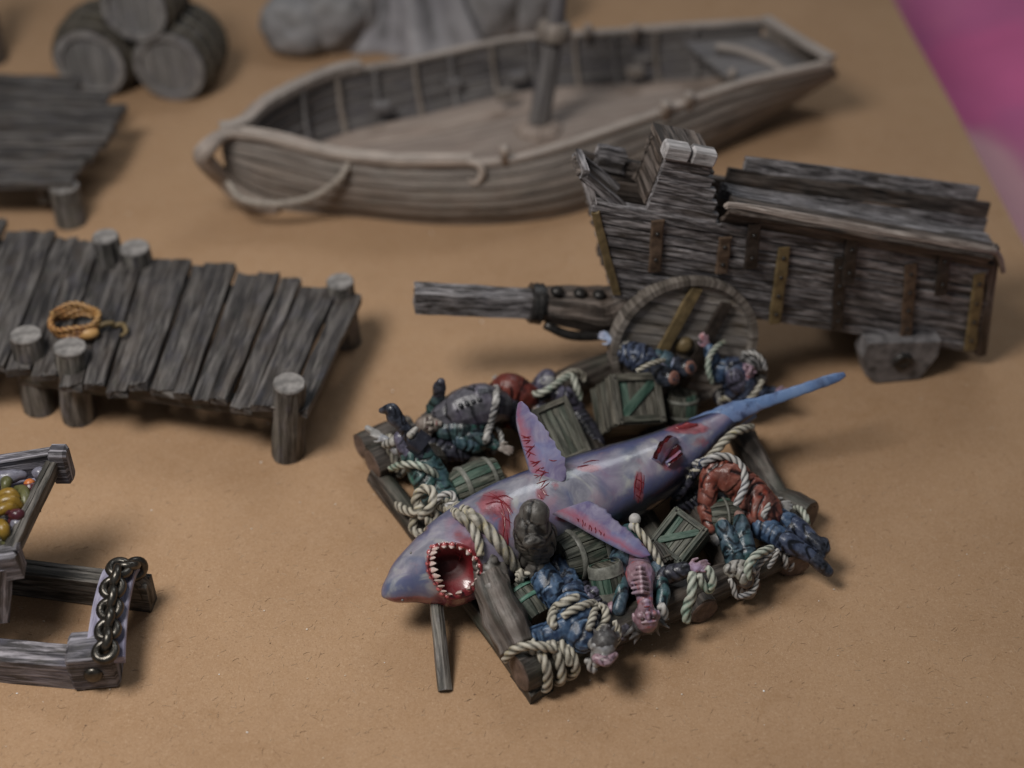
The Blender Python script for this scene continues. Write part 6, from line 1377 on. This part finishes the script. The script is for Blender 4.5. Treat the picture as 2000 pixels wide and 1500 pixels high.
# red coat
R_([(1470, 834, 1.3), (1440, 842, 1.45), (1415, 862, 1.45), (1395, 885, 1.4), (1375, 905, 1.4), (1352, 925, 1.2), (1335, 945, 1.0), (1318, 965, .8)], 0.088, 'rope', 'thick pale rope running from the shark tail down past the red coat collar', raw=True)
R_([(1370, 908, 1.6), (1395, 893, 1.72), (1425, 893, 1.72), (1448, 912, 1.62), (1456, 945, 1.5), (1446, 970, 1.42), (1436, 988, 1.3)], 0.075, 'rope_grey', 'pale rope draped over the shoulder of the red coat', raw=True)
R_([(1350, 908, 1.3), (1372, 900, 1.45), (1398, 898, 1.5)], 0.062, 'rope_grey', 'short grey rope end beside the red coat collar', raw=True)
R_([(1498, 975, 1.15), (1500, 990, 1.2), (1492, 1004, 1.15), (1494, 1012, 1.05)], 0.057, 'rope_grey', 'small rope turn tied at the waist of the red coat', raw=True)
R_([(1552, 992, .62), (1564, 995, .75), (1574, 1010, .78), (1578, 1028, .65)], 0.062, 'rope_green', 'mint green rope over the dark log end behind the blue trousers', raw=True)
# front row
R_([(1238, 1010, 1.3), (1242, 1030, 1.32), (1262, 1055, 1.22), (1280, 1085, 1.08), (1292, 1115, .95), (1300, 1142, .8)], 0.075, 'rope', 'taut pale rope with a knotted top running down past the lower fin tip', raw=True)
m_ = MB(); m_.ball(P(1240, 1014, 1.38), .105, 14); m_.ball(P(1236, 1028, 1.3), .08, 12); ko = m_.build('rope_knot', M['rope_grey'], None, smooth=True); tag(ko, 'round knot at the top of the taut rope beside the lower fin', 'knot')
fa_, fb_ = P(1014, 1314, .44), P(1555, 1068, .30); fd_ = (fb_-fa_).normalized()
wound(fa_+fd_*.24, fd_, .385, 1.3, 'front turn of pale rope on the log end at the bottom corner', adv=.10, start=1.5)
wound(fa_+fd_*.50, fd_, .39, 1.2, 'second turn of pale rope on the log end at the bottom corner', adv=.10, start=2.2)
wound(fa_+fd_*.72, fd_, .40, 1.15, 'inner turn of pale rope on the log end at the bottom corner', adv=.10, start=.4)
R_([(985, 1290, .6), (1000, 1272, .85), (1025, 1262, 1.0), (1055, 1262, 1.0), (1085, 1270, .85)], 0.079, 'rope', 'pale rope running along the top of the bottom corner lashing', raw=True)
R_([(1130, 1165), (1105, 1175), (1085, 1188), (1078, 1208), (1082, 1225)], 0.084, 'rope', 'curved pale rope beside the hip of the bright blue sailor', off=.08)
R_([(1098, 1205), (1118, 1192), (1142, 1182), (1160, 1180), (1158, 1205), (1150, 1228)], 0.075, 'rope', 'pale rope loop over the back of the bright blue sailor', off=.10)
R_([(1168, 1182), (1180, 1188), (1184, 1205), (1176, 1225), (1170, 1238)], 0.075, 'rope', 'second pale rope loop hanging beside the first on the blue sailor', off=.10)
R_([(1200, 1212, 0.95), (1206, 1228, 0.85), (1208, 1245, 0.75), (1200, 1262, 0.62)], 0.053, 'rope', 'thin yellowed rope hanging past the dark pouch', raw=True)
R_([(1148, 1285, 0.55), (1152, 1300, 0.42), (1162, 1312, 0.32)], 0.075, 'rope_grey', 'rope stub under the head of the bright blue sailor', raw=True)
R_([(1352, 1118, 1.20), (1352, 1140, 1.12), (1350, 1165, 0.98), (1340, 1190, 0.78), (1342, 1215, 0.55)], 0.088, 'rope_green', 'thick pale rope hanging from the clutching grey hand', raw=True)
R_([(1365, 1122, 1.20), (1372, 1140, 1.05), (1385, 1152, 0.92), (1392, 1135, 1.08), (1386, 1115, 1.20), (1380, 1108, 1.25)], 0.075, 'rope_green', 'small rope bight gripped by the clutching grey hand', raw=True)
R_([(1290, 1180, 0.90), (1296, 1195, 0.78), (1292, 1210, 0.65)], 0.088, 'rope_grey', 'short grey rope beside the pink face of the hanging sailor', raw=True)
R_([(1508, 1070, 1.00), (1485, 1080, 1.08), (1468, 1094, 1.08), (1460, 1112, 0.98), (1462, 1132, 0.80)], 0.079, 'rope_green', 'green stained rope over the front log beside the torn shirt', raw=True)
R_([(1512, 1075, 0.95), (1495, 1090, 0.95), (1480, 1108, 0.85), (1478, 1128, 0.70)], 0.053, 'rope_grey', 'thin mossy rope beside the green stained one', raw=True)
R_([(1520, 1072, .72), (1512, 1092, .6), (1500, 1110, .45)], 0.048, 'rope_grey', 'thin mossy rope end hanging on the right front log end', raw=True)
R_([(1425, 1130, 0.82), (1432, 1145, 0.72), (1440, 1165, 0.55), (1470, 1155, 0.55), (1480, 1130, 0.70)], 0.053, 'rope_grey', 'muddy rope wrapped under the torn shirt at the front log', raw=True)
R_([(940, 1130, .5), (928, 1142, .45), (916, 1158, .35), (908, 1175, .30)], 0.097, 'rope', 'thick rope stub hanging under the shark jaw beside the driftwood log', raw=True)
wound(fb_-fd_*.5, fd_, .30, 1.1, 'weathered rope round the right end of the front log', 'rope_grey', .06)
